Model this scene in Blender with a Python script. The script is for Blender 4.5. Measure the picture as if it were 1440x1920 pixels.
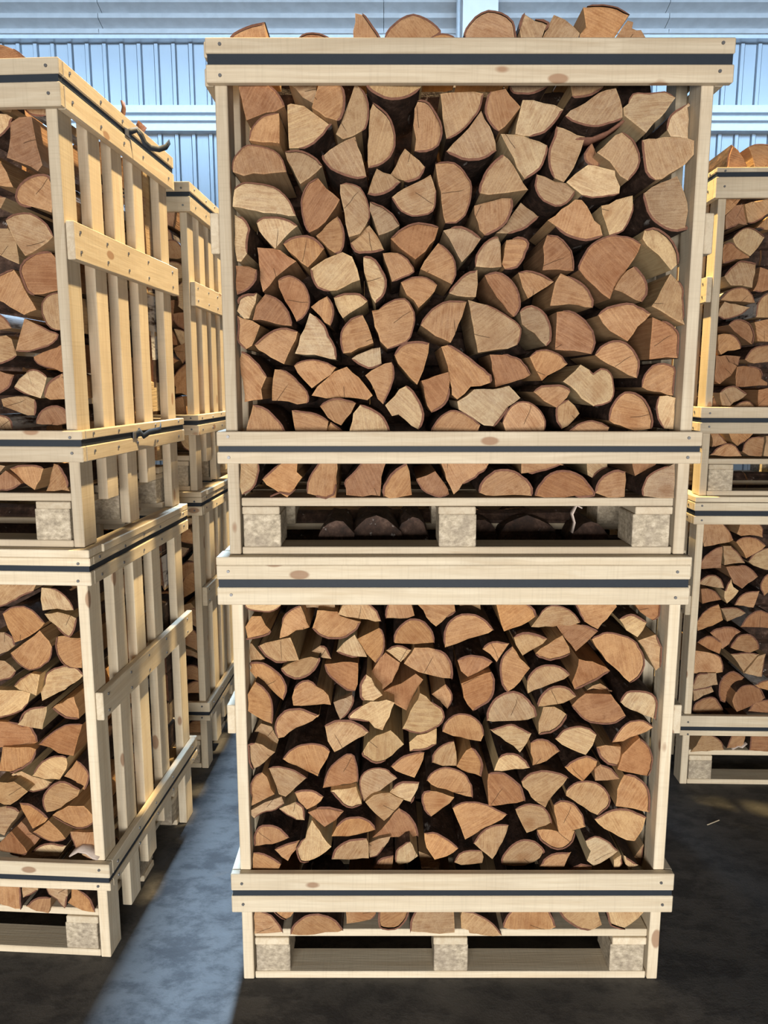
import bpy, bmesh, math, random
from mathutils import Vector, Matrix, noise

for o in list(bpy.data.objects):
    bpy.data.objects.remove(o)
SC = bpy.context.scene
COL = SC.collection
random.seed(11)
R = math.radians

# ---------------------------------------------------------------- camera
cam_d = bpy.data.cameras.new('camera')
cam = bpy.data.objects.new('camera', cam_d)
COL.objects.link(cam)
cam_d.sensor_fit = 'VERTICAL'
cam_d.sensor_height = 24.0
cam_d.lens = 24.0 * 1442.0 / 1920.0
cam_d.clip_start = 0.05
cam.location = (0, 0, 1.70)
cam.rotation_euler = (R(90 - 9.26), 0, 0)
SC.camera = cam

# ---------------------------------------------------------------- exposure, world, lights
SC.view_settings.view_transform = 'Standard'
SC.view_settings.look = 'None'
SC.view_settings.gamma = 1.0
SC.view_settings.use_curve_mapping = False
SC.view_settings.exposure = 0.0

w = bpy.data.worlds.new('hall')
SC.world = w
w.use_nodes = True
w.node_tree.nodes['Background'].inputs[0].default_value = (0.80, 0.90, 1.0, 1)
w.node_tree.nodes['Background'].inputs[1].default_value = 0.035


def area(name, loc, target, sx, sy, power, color, spread=180):
    l = bpy.data.lights.new(name, 'AREA')
    l.shape = 'RECTANGLE'
    l.size, l.size_y = sx, sy
    l.energy = power
    l.color = color
    l.spread = R(spread)
    o = bpy.data.objects.new(name, l)
    COL.objects.link(o)
    o.location = loc
    d = Vector(target) - Vector(loc)
    o.rotation_euler = d.to_track_quat('-Z', 'Y').to_euler()
    return o


def spot(name, loc, target, power, color, size, blend=0.25, radius=0.12):
    l = bpy.data.lights.new(name, 'SPOT')
    l.energy = power
    l.color = color
    l.spot_size = R(size)
    l.spot_blend = blend
    l.shadow_soft_size = radius
    o = bpy.data.objects.new(name, l)
    COL.objects.link(o)
    o.location = loc
    d = Vector(target) - Vector(loc)
    o.rotation_euler = d.to_track_quat('-Z', 'Y').to_euler()
    return o


# daylight from the open gate behind the photographer
area('gate_daylight', (-0.4, -4.4, 0.95), (0.2, 2.0, 1.25), 4.4, 1.7, 610, (1.0, 0.955, 0.885))
# skylight strip over the aisle, further back
area('aisle_skylight', (-0.72, 7.4, 6.6), (-0.60, 1.6, 0.0), 0.60, 2.0, 62, (0.52, 0.74, 1.0), 26)
# added blue fill light, aimed to brighten only the far wall
area('wall_fill_light', (0.0, 6.4, 5.25), (0.0, 9.0, 4.5), 14.0, 0.9, 205, (0.49, 0.73, 1.0), 140)
# two warm high-bay lamps above the stacks
spot('high_bay_lamp', (1.25, 3.5, 7.6), (-0.80, 3.0, 2.1), 5600, (1.0, 0.74, 0.39), 27)
spot('high_bay_lamp', (-0.90, 3.7, 7.6), (1.40, 3.6, 2.0), 7500, (1.0, 0.70, 0.28), 15)

# outlines of the log ends, millimetres in each crate front: letter tone (capital = a log of its own), depth, x,z points; b = bark edge to the next point
LOGS = {}
LOGS["CU"] = """R37 298,728b 305,754b 322,784b 345,803b 378,816b 422,813b 461,793 441,758 423,732 392,689 382,658 343,689 319,709
T24 446,913 494,937 536,955 558,912 567,871 567,836b 567,826b 541,820b 507,826b 469,852b 454,883b
T50 23,658 71,649b 116,624b 155,597b 162,574b 154,542 101,533 51,525 38,591
T19 439,1040 512,1042 567,1033 567,1000 546,976 508,954 476,936b 451,960b 444,1000b
O29 0,1264b 3,1288b 25,1314b 57,1329b 89,1324b 118,1305b 125,1281b 132,1260b 139,1246 0,1246
O48 -68,988b -33,994b -3,983b 17,958b 28,933b 23,892b 12,863b -11,844b -41,842 -49,901 -60,958
O36 -224,630 -207,636b -179,653b -139,661b -121,639b -113,606b -124,563b -152,543b -186,531 -203,553 -217,590
P34 -567,920b -548,936b -508,939b -469,933b -442,914b -423,885b -413,860 -494,866 -567,877
P19 -4,400 20,414 40,431 89,431 130,440 160,409 131,383b 108,353b 91,332 66,339 28,363 0,380
O40 287,1340 295,1343b 333,1345b 370,1339b 402,1323 382,1298 363,1270 357,1251 279,1251 283,1282 297,1298
O32 -196,1268b -180,1292b -154,1313b -122,1324b -90,1315b -64,1298b -55,1283b -80,1268 -77,1245 -199,1243
P24 269,451 314,494 338,485b 347,472b 366,485b 383,482b 398,462b 403,428b 394,400b 346,385 318,407
O33 -46,539 -32,548b 3,529b 44,499b 85,468b 85,443 32,438 -2,405 -16,417 -28,489
O30 -567,957b -567,985b -552,1010b -528,1028b -496,1025b -466,1017b -444,994b -434,963 -491,958 -540,952
R26 246,625 261,632b 292,625b 320,606b 342,579b 350,549b 341,516 296,529 246,532
T13 244,1089 295,1117 345,1146 368,1150 379,1126 392,1084b 368,1073b 330,1063b 294,1066b 264,1075b
P32 -430,1119 -421,1122 -389,1116 -362,1097 -322,1075b -324,1069b -351,1041b -377,1023b -404,1016 -428,1021
O39 284,899 301,898 326,867 351,839 365,815b 332,803b 302,803b 264,815b 237,832 219,851 252,877
P23 -381,734 -340,754 -297,770 -273,759 -260,729 -254,704 -294,687 -331,673b -362,684b -376,710b
O21 385,349b 390,383b 413,417b 440,426b 472,414b 497,383b 508,349b 504,325 459,325 420,339
T72 -53,1156 56,1161b 47,1122b 24,1091b -12,1062b -39,1053 -46,1103
P4 396,1116b 408,1137b 449,1138b 484,1141b 513,1125 487,1093 460,1068 442,1045 415,1066 389,1087 387,1105
R33 -336,923 -303,896 -313,879 -340,845 -381,818b -394,840b -401,879b -399,907b -381,938b -354,951
T30 228,1070 263,1056 302,1045 294,1013 279,975 257,943 230,947b 216,975b 213,1016b 224,1044b
T20 535,721 556,706b 567,687b 567,644b 567,605 567,592 528,612 481,638 507,677
T25 42,1096 65,1063 89,1011b 54,994b 17,990b -16,999b -44,1014 -3,1045
O27 112,345b 126,376b 153,399b 184,399b 216,376b 230,349b 228,321 221,304 127,311
T4 -222,1114b -196,1096b -175,1072b -165,1039b -170,1002b -196,975b -235,965 -230,1039
P27 260,939 282,959 311,979 348,972 378,965 380,953 393,928 395,911b 351,903b 325,901b 298,906 274,928
P25 145,1127 197,1121 250,1111b 228,1079b 203,1054b 164,1040 129,1050 136,1088
T32 -176,905 -127,932 -77,959 -60,923b -70,872b -96,861b -123,858b -150,869b -166,888b
P26 95,1053 128,1050 167,1039 210,1027b 208,1002b 193,968b 154,942 136,974
T21 105,1006 126,976 150,933 162,917 111,911 43,906b 44,933b 60,967b 83,992b
T27 394,1061b 420,1040b 437,1006b 435,971b 409,936 377,971 334,1010 364,1037
R3 199,152b 204,173b 227,205b 258,222b 292,222b 324,208b 350,177b 356,156b 305,152
R10 -545,1161 -473,1161b -454,1145b -438,1122b -431,1106 -458,1097 -500,1088 -528,1078 -535,1107
T4 -263,1037 -248,996 -231,945b -258,939b -291,947b -323,961b -343,984b -344,998 -307,1018
T24 -305,935b -272,937b -252,929b -236,902b -228,871b -231,842 -240,832 -253,813 -280,804 -288,836 -297,889
R5 -297,177b -294,198b -276,215b -252,243b -245,253 -186,250 -200,205 -203,154 -249,152 -292,157
P26 -383,624 -366,619b -343,592b -333,566b -316,536b -313,502 -371,519 -422,522 -408,566
R35 494,613 520,608b 552,590b 567,570b 567,539b 567,506 536,513 490,507 492,563
O4 -104,589b -86,617b -59,640b -29,651b 18,649 -5,594 -24,548 -62,564
O28 351,617b 377,639b 410,647b 441,647b 490,619 454,589 432,553 387,579
O50 -382,415 -367,438 -322,477 -290,489 -259,462 -223,415 -237,403 -305,410
O26 -115,1125b -92,1125b -72,1107b -54,1079b -49,1052b -58,1024b -88,1009b -122,1010 -114,1039 -121,1070
P12 -258,396b -227,384b -193,360b -176,322b -176,300 -283,300 -281,329 -272,370
O18 -75,318b -55,353b -21,378b 17,370b 59,339 46,318 36,299 -68,299
T22 -263,1166 -251,1160b -234,1133b -229,1102b -234,1069b -245,1052 -294,1037 -311,1049
R6 -180,800b -147,827b -107,840b -74,834b -54,826 -67,797 -90,769 -115,750 -153,778
O4 54,159b 57,184b 81,212b 112,226b 147,222b 179,201b 195,177b 192,151 166,159 124,158 93,156
O12 -536,394b -506,387b -479,367b -455,339b -439,301b -442,300 -549,300 -544,349
O50 -567,527b -556,527b -529,506b -509,482b -494,462 -514,431 -511,405 -560,398 -567,472
O50 478,434b 485,469b 505,493b 535,499b 564,489b 567,462b 567,434b 567,410 533,424
O39 348,516b 364,540b 398,556b 432,550b 461,519b 470,489b 465,455 422,479 387,496
O34 230,641 240,698 253,720 273,718b 304,702b 329,682b 344,656b 343,633 303,644 280,646
O4 -348,1159 -296,1159b -286,1129b -288,1099b -296,1078b -308,1069 -335,1081 -367,1101
O17 33,885 78,894 122,903b 126,878b 112,840b 89,821b 55,807 42,844
O6 -48,250 84,250 78,229b 37,198b 16,184 -10,159 -30,198
O33 -171,516b -155,539b -135,551b -107,554b -71,549 -86,499 -107,443 -141,479
P60 567,1096 567,1050 523,1054 509,1068b 520,1106b 546,1124b 567,1134b 567,1129
O18 89,1051b 67,1071b 53,1098b 55,1122b 66,1149 101,1149 138,1107 116,1080
P34 -190,390 -165,414 -138,445b -110,417b -92,383b -89,352b -104,322 -137,352 -155,366 -172,362
R67 -518,790 -460,784 -419,757 -450,734 -473,716 -505,679 -512,709
T5 567,205 567,150 532,150 484,152b 479,173b 491,205b 514,222b 548,236 565,240
O5 -395,159b -393,191b -380,219b -363,243b -359,253 -316,250 -318,205 -320,150 -360,154
O24 -529,542b -500,566b -472,582b -441,586b -409,577 -429,539 -450,495 -484,512
R33 214,816b 243,812b 270,789b 285,760b 288,724 209,729 208,786
R37 -466,705b -447,715b -423,715b -396,696b -383,666b -384,636b -401,610b -419,600 -445,653
O31 -475,482 -461,485b -431,468b -404,441b -387,411b -394,392 -442,400 -484,402 -483,431
O3 -514,198b -491,219b -466,243 -416,254 -420,219 -406,205 -428,174 -447,151 -482,174
R71 85,521 118,524b 154,514b 182,490b 195,466 141,448 103,436 93,479
T10 213,1315 239,1303 259,1286 274,1270 269,1256 270,1239 181,1239 198,1286
O27 -437,378b -384,373b -356,363b -334,349 -350,307 -353,299 -416,299 -426,331
R37 59,718b 91,727b 122,714b 146,686b 156,653b 151,627b 137,610 96,663
O4 -61,792b -34,773b -15,746b -12,714b -23,688 -70,714 -102,728 -80,762
O13 -234,591 -220,548 -258,535 -298,518b -305,558b -298,585b -277,608b -244,619
P42 354,887 389,900 428,909 434,890b 428,858b 412,826b 375,815 366,849
P19 452,825b 478,830b 505,819b 530,796b 545,767b 547,737 529,727 495,764 453,803
R24 -497,673b -467,661b -443,638b -430,612b -426,587 -488,602 -527,605 -518,642
T19 183,959 205,949 228,938 255,934 282,918b 270,895b 247,880b 217,885b 190,904b 179,929b
O22 -568,1261b -555,1277b -526,1290b -494,1298b -474,1301 -476,1261 -476,1243 -579,1243
R30 -96,453 -62,465 -28,475 -20,434b -27,404b -44,383b -72,368 -86,411
O42 -453,792b -429,810b -388,817b -358,802b -340,781 -365,758 -386,737 -416,762
T31 150,626b 170,641b 198,639b 222,619b 235,586b 235,553b 220,536 193,573 161,596
T9 -440,1007b -408,1010b -379,1002b -356,987b -340,968 -376,942 -398,928 -418,967
P4 -235,1159 -100,1159 -103,1147b -129,1129b -158,1119b -193,1120b -222,1134b -235,1147b
T4 142,1318 168,1303b 200,1292b 194,1271 182,1254 180,1236 148,1236 124,1274b 130,1297b
O10 -523,1027b -519,1053b -501,1077b -478,1091b -445,1095 -448,1024 -489,1026
O24 -262,1318 -244,1321b -228,1303b -209,1280b -196,1262b -190,1244 -270,1244 -267,1280
T20 -45,822 -27,833b -0,833b 27,822b 55,801 31,776 3,747 -19,784
P34 -517,842b -497,857b -460,858b -427,849b -406,834 -445,809 -470,784 -495,809
O17 389,680 407,713 431,740b 450,725b 470,696b 472,667b 459,644 426,664
O2 -196,152b -195,184b -176,215b -148,236b -129,243 -124,198 -120,158 -158,152
P20 -250,761b -226,761b -203,739b -186,703b -190,671b -217,641 -230,677 -243,723
O31 178,512b 198,529b 225,533b 256,522b 285,494 248,475 216,453 196,485
O43 -430,491b -407,504b -376,508b -338,499b -314,487 -353,455 -382,434 -405,458
O21 -154,697b -122,711b -85,710b -55,692 -78,661 -105,635 -136,667
O12 -241,466 -207,488 -173,503b -166,472b -176,431b -196,389 -217,428
O3 357,159b 360,184b 376,209b 403,224b 439,222 437,198 436,154 392,152
P35 521,417 567,409 567,369 566,328 540,326b 521,355b 514,386b
P26 -567,863 -556,861b -536,846b -527,826b -534,794b -532,765 -552,748 -562,749 -567,817
T56 -141,1023 -86,982b -103,955b -143,946 -176,968
O14 -309,859b -294,830b -291,799b -300,770b -318,764 -362,808
T32 98,812 104,737 36,734b 39,766b 59,795b 82,810b
O50 118,805 132,812b 159,812b 176,797b 164,760b 147,737b 113,730 108,747
T50 153,897 201,863b 168,834b 145,825b 121,816 92,823 117,844 133,870
O27 392,1305 405,1302 403,1289 416,1285 426,1286 445,1263 449,1246 361,1246 366,1268
T39 -237,834 -230,839 -210,813 -188,779b -227,771b -267,774b -281,800 -255,812
O28 -567,621 -553,609 -510,592 -524,559 -547,529b -567,549b -567,576b
O27 -196,770 -159,774b -133,756b -116,724b -146,709b -176,698 -183,733
O18 -362,387b -337,404b -306,409b -262,395 -279,370 -304,339 -338,359
P2 -567,254 -521,250b -517,222b -526,188b -541,170b -566,158 -567,205
O5 275,317b 305,343b 343,353b 370,346b 393,334 385,316 386,309 276,309
T22 -211,970 -177,955 -147,939b -180,914b -216,905b -239,911
O31 144,724b 168,729b 202,721b 240,698 203,678 173,659 159,688
T23 -231,892b -196,881b -170,862b -151,834 -206,811 -220,851
O12 187,423b 211,441b 269,441b 290,424 250,385 219,401
T40 49,734 45,696 40,663 -30,670b -16,693b 14,722b
R4 -110,205 -82,210 -60,221 -37,191 -19,159b -47,151b -82,163b -103,187b
R18 -567,739 -535,737 -511,732b -514,703b -533,680b -567,664 -567,703
P45 -326,664b -295,674b -254,672b -231,652 -265,634 -299,612
R13 -401,1260b -378,1271b -346,1271b -314,1257b -308,1240 -404,1240
T58 259,379b 271,396b 295,407 323,368 277,323b 262,347b
O4 163,250 229,250 278,240b 230,222b 183,212 164,215
P37 -281,511 -245,526 -203,538 -195,496b -221,484b -248,489b
P24 -567,645b -561,661b -537,671b -509,673 -519,648 -536,609 -549,609 -567,628
T81 273,1187 360,1187 357,1172b 328,1158b 298,1154b 276,1158
T80 120,1187 223,1187 217,1173b 181,1159b 141,1159b 124,1168b
O29 -84,1264b -68,1276b -39,1279b -13,1267b -0,1246 -90,1246
O4 -377,636 -337,666b -322,643b -319,617b -328,586 -354,614
P64 349,244 406,244 410,225b 385,215b 364,193 352,205
t51 -429,1176 -360,1176 -368,1129 -394,1143
r63 468,244 541,244 533,231 504,216 479,202
o49 -333,346b -309,330b -292,306b -292,297 -353,297 -347,312
r79 332,1046 345,1020b 355,992b 338,987b 317,1001b 313,1020b"""
LOGS["CL"] = """O37 377,1011b 409,1032b 446,1032b 487,1018b 514,984b 522,946b 507,911b 482,892 439,938 408,973
T3 -120,151b -118,185b -101,223b -83,257 7,257 10,153 -55,151
O33 -2,515b 26,535b 64,540b 113,527b 160,503 122,474 40,416 20,470
T23 90,781b 94,820b 116,855b 150,872b 178,870b 208,847b 227,816b 228,792 162,785
O44 -138,947 -109,993 -53,993b -24,976b -5,943b -1,912b -4,891 -53,906 -97,920
O44 483,621b 517,615b 553,582b 567,537b 567,490 523,508 469,517 470,570
R27 328,822 367,859 433,863 456,833 476,808b 448,783b 411,775b 366,783b
O3 148,159b 155,189b 177,223b 199,248b 257,248b 281,219b 303,168 221,161
O9 -31,1005b -31,1043b -14,1080b 15,1099b 51,1099b 83,1080b 105,1054 70,1039 34,1026 5,1011 -27,998
T39 401,483b 453,510b 506,510b 562,483 547,446 526,414 479,429 436,454
T6 184,617b 214,643b 259,649b 300,639b 325,623 291,587 259,537 232,555
O37 -482,661b -459,691b -425,711b -387,715b -358,707b -341,689 -362,651 -381,610 -429,636
T25 318,576b 340,599b 377,609b 415,597b 442,564b 444,532b 412,495 373,524 322,558
T5 295,247 410,247 425,200 436,166 412,145b 364,160b 320,196b
R7 92,643b 129,645b 167,623b 194,591b 205,547 154,545 100,543
P17 -94,867 -61,846b -28,815b -31,784b -57,765b -90,751b -147,764 -127,795 -110,834
R19 514,743b 541,716b 558,680b 558,640b 547,616 505,632 457,648 468,692
O21 -373,1104 -319,1099 -312,1087 -287,1078 -253,1074b -265,1050b -294,1027b -327,1022b -360,1029b -392,1056 -377,1084
R19 19,895 66,920 99,939b 110,910b 108,864b 86,833b 50,808 27,853
R29 -366,594b -350,639b -328,667b -297,691b -275,683b -266,635b -266,594 -310,590 -366,580
T38 145,331b 148,367b 174,405b 208,423b 239,417b 267,388b 268,373 241,346 215,333 180,331
T22 -363,769b -330,787b -289,789b -252,773b -230,752 -282,726 -331,696 -349,726
P31 455,838b 474,871b 514,873b 548,863b 567,836b 567,800b 567,775 530,797 491,816
O17 -77,615b -63,637b -37,651b -7,651b 31,633b 54,597b 56,557 2,577 -43,593
O35 111,1124 191,1124b 217,1102b 223,1078 182,1057 135,1040 121,1083
O18 -34,756b -27,783b -2,807b 31,810b 61,795b 80,771b 88,740 77,724 40,732 -1,744
P7 -292,807b -255,842 -229,850 -186,852 -164,842 -178,800 -197,761 -237,786b
P4 -237,731 -215,750 -175,764 -156,746 -138,723 -186,676b -215,670b -252,692b -256,707
O2 -464,139b -457,169b -430,198b -395,211b -353,203b -323,177b -308,149 -362,148 -393,141
O15 -547,906b -518,881b -501,850b -498,816b -502,777 -546,804 -567,819 -567,866
O17 158,1006 178,968 206,940 179,903 147,871b 129,896b 122,938b 130,976b
O12 -170,1021b -161,1053b -136,1077b -110,1083b -82,1072b -60,1042b -54,1008 -110,1012 -164,1019
T40 -263,597b -250,625b -223,639b -189,637b -153,605 -185,584 -204,566 -227,556 -250,527b -260,557b
O8 314,1136 421,1136 431,1118 406,1084 382,1056 345,1073b 330,1106b
R84 -227,398 -177,452 -150,494b -119,469b -100,439b -91,395 -177,397
P13 -396,494 -366,445 -342,415 -375,384 -405,363b -432,363b -443,404b -419,441
O3 -208,257 -128,257b -120,219b -136,181b -162,164b -197,168b -210,189b
P12 279,731b 304,762b 337,776b 374,772b 396,754 383,723 366,693 325,707
T26 -539,1003 -495,1015 -447,1028 -435,996 -425,963 -457,954b -489,952b -518,969b -535,992b
O50 -567,929b -563,943b -529,943b -497,925b -471,898b -463,863b -474,834 -502,863 -551,899 -567,918
T24 -522,642b -488,652b -458,648b -425,634b -404,620 -441,589 -471,557 -490,563 -507,614
T31 -346,353b -334,393b -307,418b -273,428b -239,432 -237,357 -293,355
R39 -358,949 -307,951 -265,947 -269,864b -297,867b -330,895b -353,922b
O11 -443,883b -426,902b -400,910b -375,894 -346,864 -339,836 -398,836 -442,836 -445,860
P3 436,240 558,240 533,198 501,160b 458,170b 449,198b
T25 197,900b 213,927b 238,945b 274,948b 304,935b 320,916 283,900 240,881 204,864
R79 -189,965 -148,932 -170,875 -197,852 -213,857 -227,910 -215,930
O38 -499,762b -483,797b -457,813b -416,811b -386,797b -370,791 -417,766 -458,746 -490,724b
O2 -300,257 -212,257 -212,207b -231,185 -266,183 -300,179
R77 -193,852 -144,872 -103,899 -82,881 -109,839 -129,794 -159,812
T25 209,1052 226,1083b 247,1109b 276,1116b 309,1105b 331,1083b 337,1068 285,1061
O14 283,534b 305,548b 339,542b 367,510b 378,473 342,465 301,457
T4 29,212b 63,212b 98,197b 129,172b 147,144 95,140 34,138
O37 -567,388b -567,426b -551,459b -520,467b -486,455b -460,424 -514,403 -552,396
R55 347,955 385,947 442,920b 409,896b 373,877b 336,861 332,885 342,916
T25 58,417b 84,452b 125,470b 167,466 145,417 116,369 85,396
T34 176,515b 208,531b 250,529b 277,502b 286,473 248,461 214,444 194,482
O4 -102,1124 -79,1137 -15,1137 4,1104b -21,1085 -53,1063 -79,1089
O16 -342,439 -332,472b -302,499b -264,505b -231,489b -214,458 -272,444
O16 -567,561b -567,602b -551,630b -532,642 -514,606 -500,572 -538,549 -567,531 -567,537
O25 -207,1058b -193,1034b -191,1000b -200,969b -219,948 -240,977 -266,1020 -229,1041
P11 96,762b 131,774b 158,782b 178,774b 218,755 202,727 184,698 143,731
O6 -567,217b -545,219b -515,204b -492,170b -483,142 -531,142 -567,142
R17 276,1059 341,1068b 370,1057b 389,1046 357,1017 329,989 299,1025
T28 502,1014 548,1037b 567,997b 567,972b 567,938 554,930 530,972
P25 377,425b 407,438b 445,421b 481,384 444,363 407,346 387,363 397,392
O36 -82,441b -40,439b 2,410b 24,388 -13,366 -47,356 -71,394
T15 -308,1121b -275,1130b -236,1127b -211,1104b -198,1073 -236,1080 -294,1086 -317,1093
T28 -246,538 -223,559 -178,567 -138,547 -167,510 -193,483 -219,506
T28 232,821b 234,849b 259,880b 292,887b 322,876b 345,849 305,833
O7 -475,1029 -471,1070b -458,1099b -429,1118b -413,1122 -406,1092 -394,1058 -430,1051 -452,1036
O27 443,715b 453,743b 477,779b 514,789b 540,779b 562,759 518,739 477,720
O35 214,716b 236,728b 266,724b 305,688 265,660 226,646 219,684
O15 -62,588 5,558 -28,526 -58,495b -80,522b -88,558b -81,582b
T4 -567,711b -567,731b -546,739 -495,699 -526,668 -556,644b -567,672b
R37 5,954b 31,969b 64,971b 89,965b 110,952 65,921 39,907 20,923
T37 252,817 282,819 320,802b 302,766b 273,745b 234,739 239,774
O25 239,459 304,450 353,456b 346,421b 317,397b 283,401b 251,426b
O9 47,722b 69,697b 83,661b 78,617 41,637 9,657 25,693
T16 -477,946 -433,961 -371,972b -367,961b -382,934b -408,915b -437,910b -463,923b
O31 -178,648b -148,674b -111,686b -75,686 -92,642 -107,612 -140,626
O8 213,988 251,1013 289,1037 317,985b 285,971b 248,968b 227,975b
O24 307,649b 337,669b 373,681b 411,663 390,633 365,605 338,625
T9 -61,663b -53,701b -31,724b 2,738 7,701 9,659 -30,657
T6 152,1032b 181,1047b 213,1044b 253,1027 218,1002 183,980 164,1010
O14 -567,1024 -567,1060 -549,1090 -524,1090 -513,1064 -496,1051b -503,1038b -532,1028b -565,1022b
P9 113,645 121,685b 147,699b 180,693b 203,673b 217,647 171,649
O8 -567,397b -533,393b -503,378b -481,362 -493,345 -500,339 -567,339
P36 -172,582b -140,601b -87,597 -102,554b -117,531 -132,542 -177,567
P13 -101,748 -75,754 -48,770 -43,722b -82,703b -126,697 -123,726
R58 480,1122 567,1122b 567,1076b 546,1061 512,1088
P14 -346,587 -271,593 -260,555 -251,538b -283,528b -309,540b -320,555b
O4 -540,256 -452,256 -451,218 -473,188b -499,201b
O4 -189,1082b -189,1108b -182,1130 -122,1130 -111,1093 -150,1085
P30 442,1075b 466,1090b 488,1090b 527,1066 501,1023 469,1043
R32 -409,507 -386,521b -348,521b -303,505 -330,482 -362,462 -387,485
P6 -567,1137 -457,1137 -468,1118b -501,1101b -551,1107b -566,1118b
P11 -240,929 -219,894 -197,869 -222,852 -247,846b -259,860b -260,894b
O30 -451,568b -426,578b -396,578b -359,556 -386,529 -412,515 -435,541
P24 -328,989 -302,1011 -273,1032 -240,970 -266,966b -295,973b
O17 394,717 422,717 466,711 462,653b 432,659b 408,681b
T62 -540,761 -510,751 -492,711 -504,674 -518,718 -568,723
P37 -162,347b -159,385b -139,405b -117,418 -95,368 -120,347 -151,336
T22 5,357b 20,386b 54,396b 90,390 89,350 28,349
t19 -567,523 -527,546 -482,560 -475,537b -498,519b -536,511b -559,495 -567,507
o18 251,345b 271,376b 300,390b 340,392 321,345 283,343
o70 -59,845 -20,874b -5,855b 1,827b -13,798 -31,819
t63 -415,1122 -329,1120 -328,1100 -407,1098
p27 -491,516 -442,541b -421,527b -418,486 -443,486b -469,498b
t74 -567,992 -562,992 -547,971 -527,947 -565,938 -567,938
t79 532,327 567,378b 567,331b 567,301 564,314
o22 76,993b 90,1010b 115,1016b 148,1010 134,989 115,957 98,978
t14 -332,843 -281,864b -275,847b -292,812b -314,794 -325,820
t83 -0,1115 74,1115 77,1084 37,1099 19,1099
o20 398,612 396,644 414,656b 445,644b 468,614 431,612
t84 -91,350 -64,341 -28,313 -32,294 -83,294
t63 -236,393 -208,405 -174,410 -193,376b -212,350b -234,346
o29 -506,393b -471,410b -434,419 -445,393 -468,360 -487,373
p42 -187,982b -171,994b -142,996b -118,984 -134,963 -147,950 -167,967
t84 113,185 160,198 165,149 149,134 130,142
o34 -224,332b -201,361b -166,369 -170,332 -197,330
t61 375,860 412,880 431,868b 447,854 412,862
t66 -397,970 -371,987b -353,981b -340,950 -364,954
o15 336,341b 369,357b 400,349 401,336 336,336
p15 462,370 482,384b 487,357b 480,345 463,345
p18 491,380b 511,367b 534,351 512,342 496,355"""
LOGS["LU"] = """R38 461,754b 485,779b 513,791b 541,792 556,756 563,728 564,697 531,688 491,674b 474,686b 461,722b
T11 434,864b 461,879b 492,883b 525,874b 552,852b 567,820 524,797 479,777 462,804 448,835
R13 473,1100 497,1112 530,1113 532,1082 536,1041 544,1000 529,986 491,1005 451,1020 460,1040 468,1066
O15 480,954b 506,971b 533,978b 556,976b 567,964 567,916 561,883 507,893b 477,902b 465,924b
O19 464,617 496,606b 533,585b 557,575b 541,552b 511,539b 471,529b 433,532 450,576
O19 398,723b 431,738b 453,744 469,695 496,640 461,627 426,647 393,666
T38 505,660b 523,679b 546,686b 567,685 567,586 553,584b 529,591b 509,619b
R69 451,522 484,532 524,544 556,557 556,476 511,484b 462,500b
P33 409,440 428,459 449,478b 472,485b 499,476b 515,462 489,407 457,412b 425,426b
R12 404,1288 452,1289 493,1278b 519,1256b 523,1220 398,1222
O13 504,407b 511,436b 530,457b 558,471b 567,473 567,405 543,404
R26 472,335b 482,364b 505,383b 535,388b 564,371b 567,350b 567,338 532,334
O4 394,215b 438,228b 480,228b 504,218 485,187 463,158 436,177 418,198
O4 497,156 513,197 525,231 540,233b 562,195b 567,168 567,157
T33 379,404 419,412 471,407b 474,383b 469,356 428,368 384,385
T39 393,852 422,852 437,829 451,793 458,757 425,771 387,787
t76 348,575 371,578 388,568 407,522b 383,506b 341,494
p33 410,1132 448,1131 461,1123b 455,1100b 441,1083b 421,1066b 404,1058
r2 363,191 395,213 414,199 435,177b 401,159b 360,154
o14 422,1026 435,1009 451,982 465,946 444,948 416,953
t60 480,1155 545,1154 542,1132b 519,1131b 495,1138b
r27 374,481 420,469b 410,443b 394,428b 368,414
t75 336,362b 361,357b 378,342b 379,320 332,320
o71 361,636b 383,625b 400,596 357,592
t85 407,1165 441,1164 437,1150 406,1155
t76 384,945b 408,936 391,910 376,914
t66 324,223 355,218 338,201 321,193"""
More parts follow.
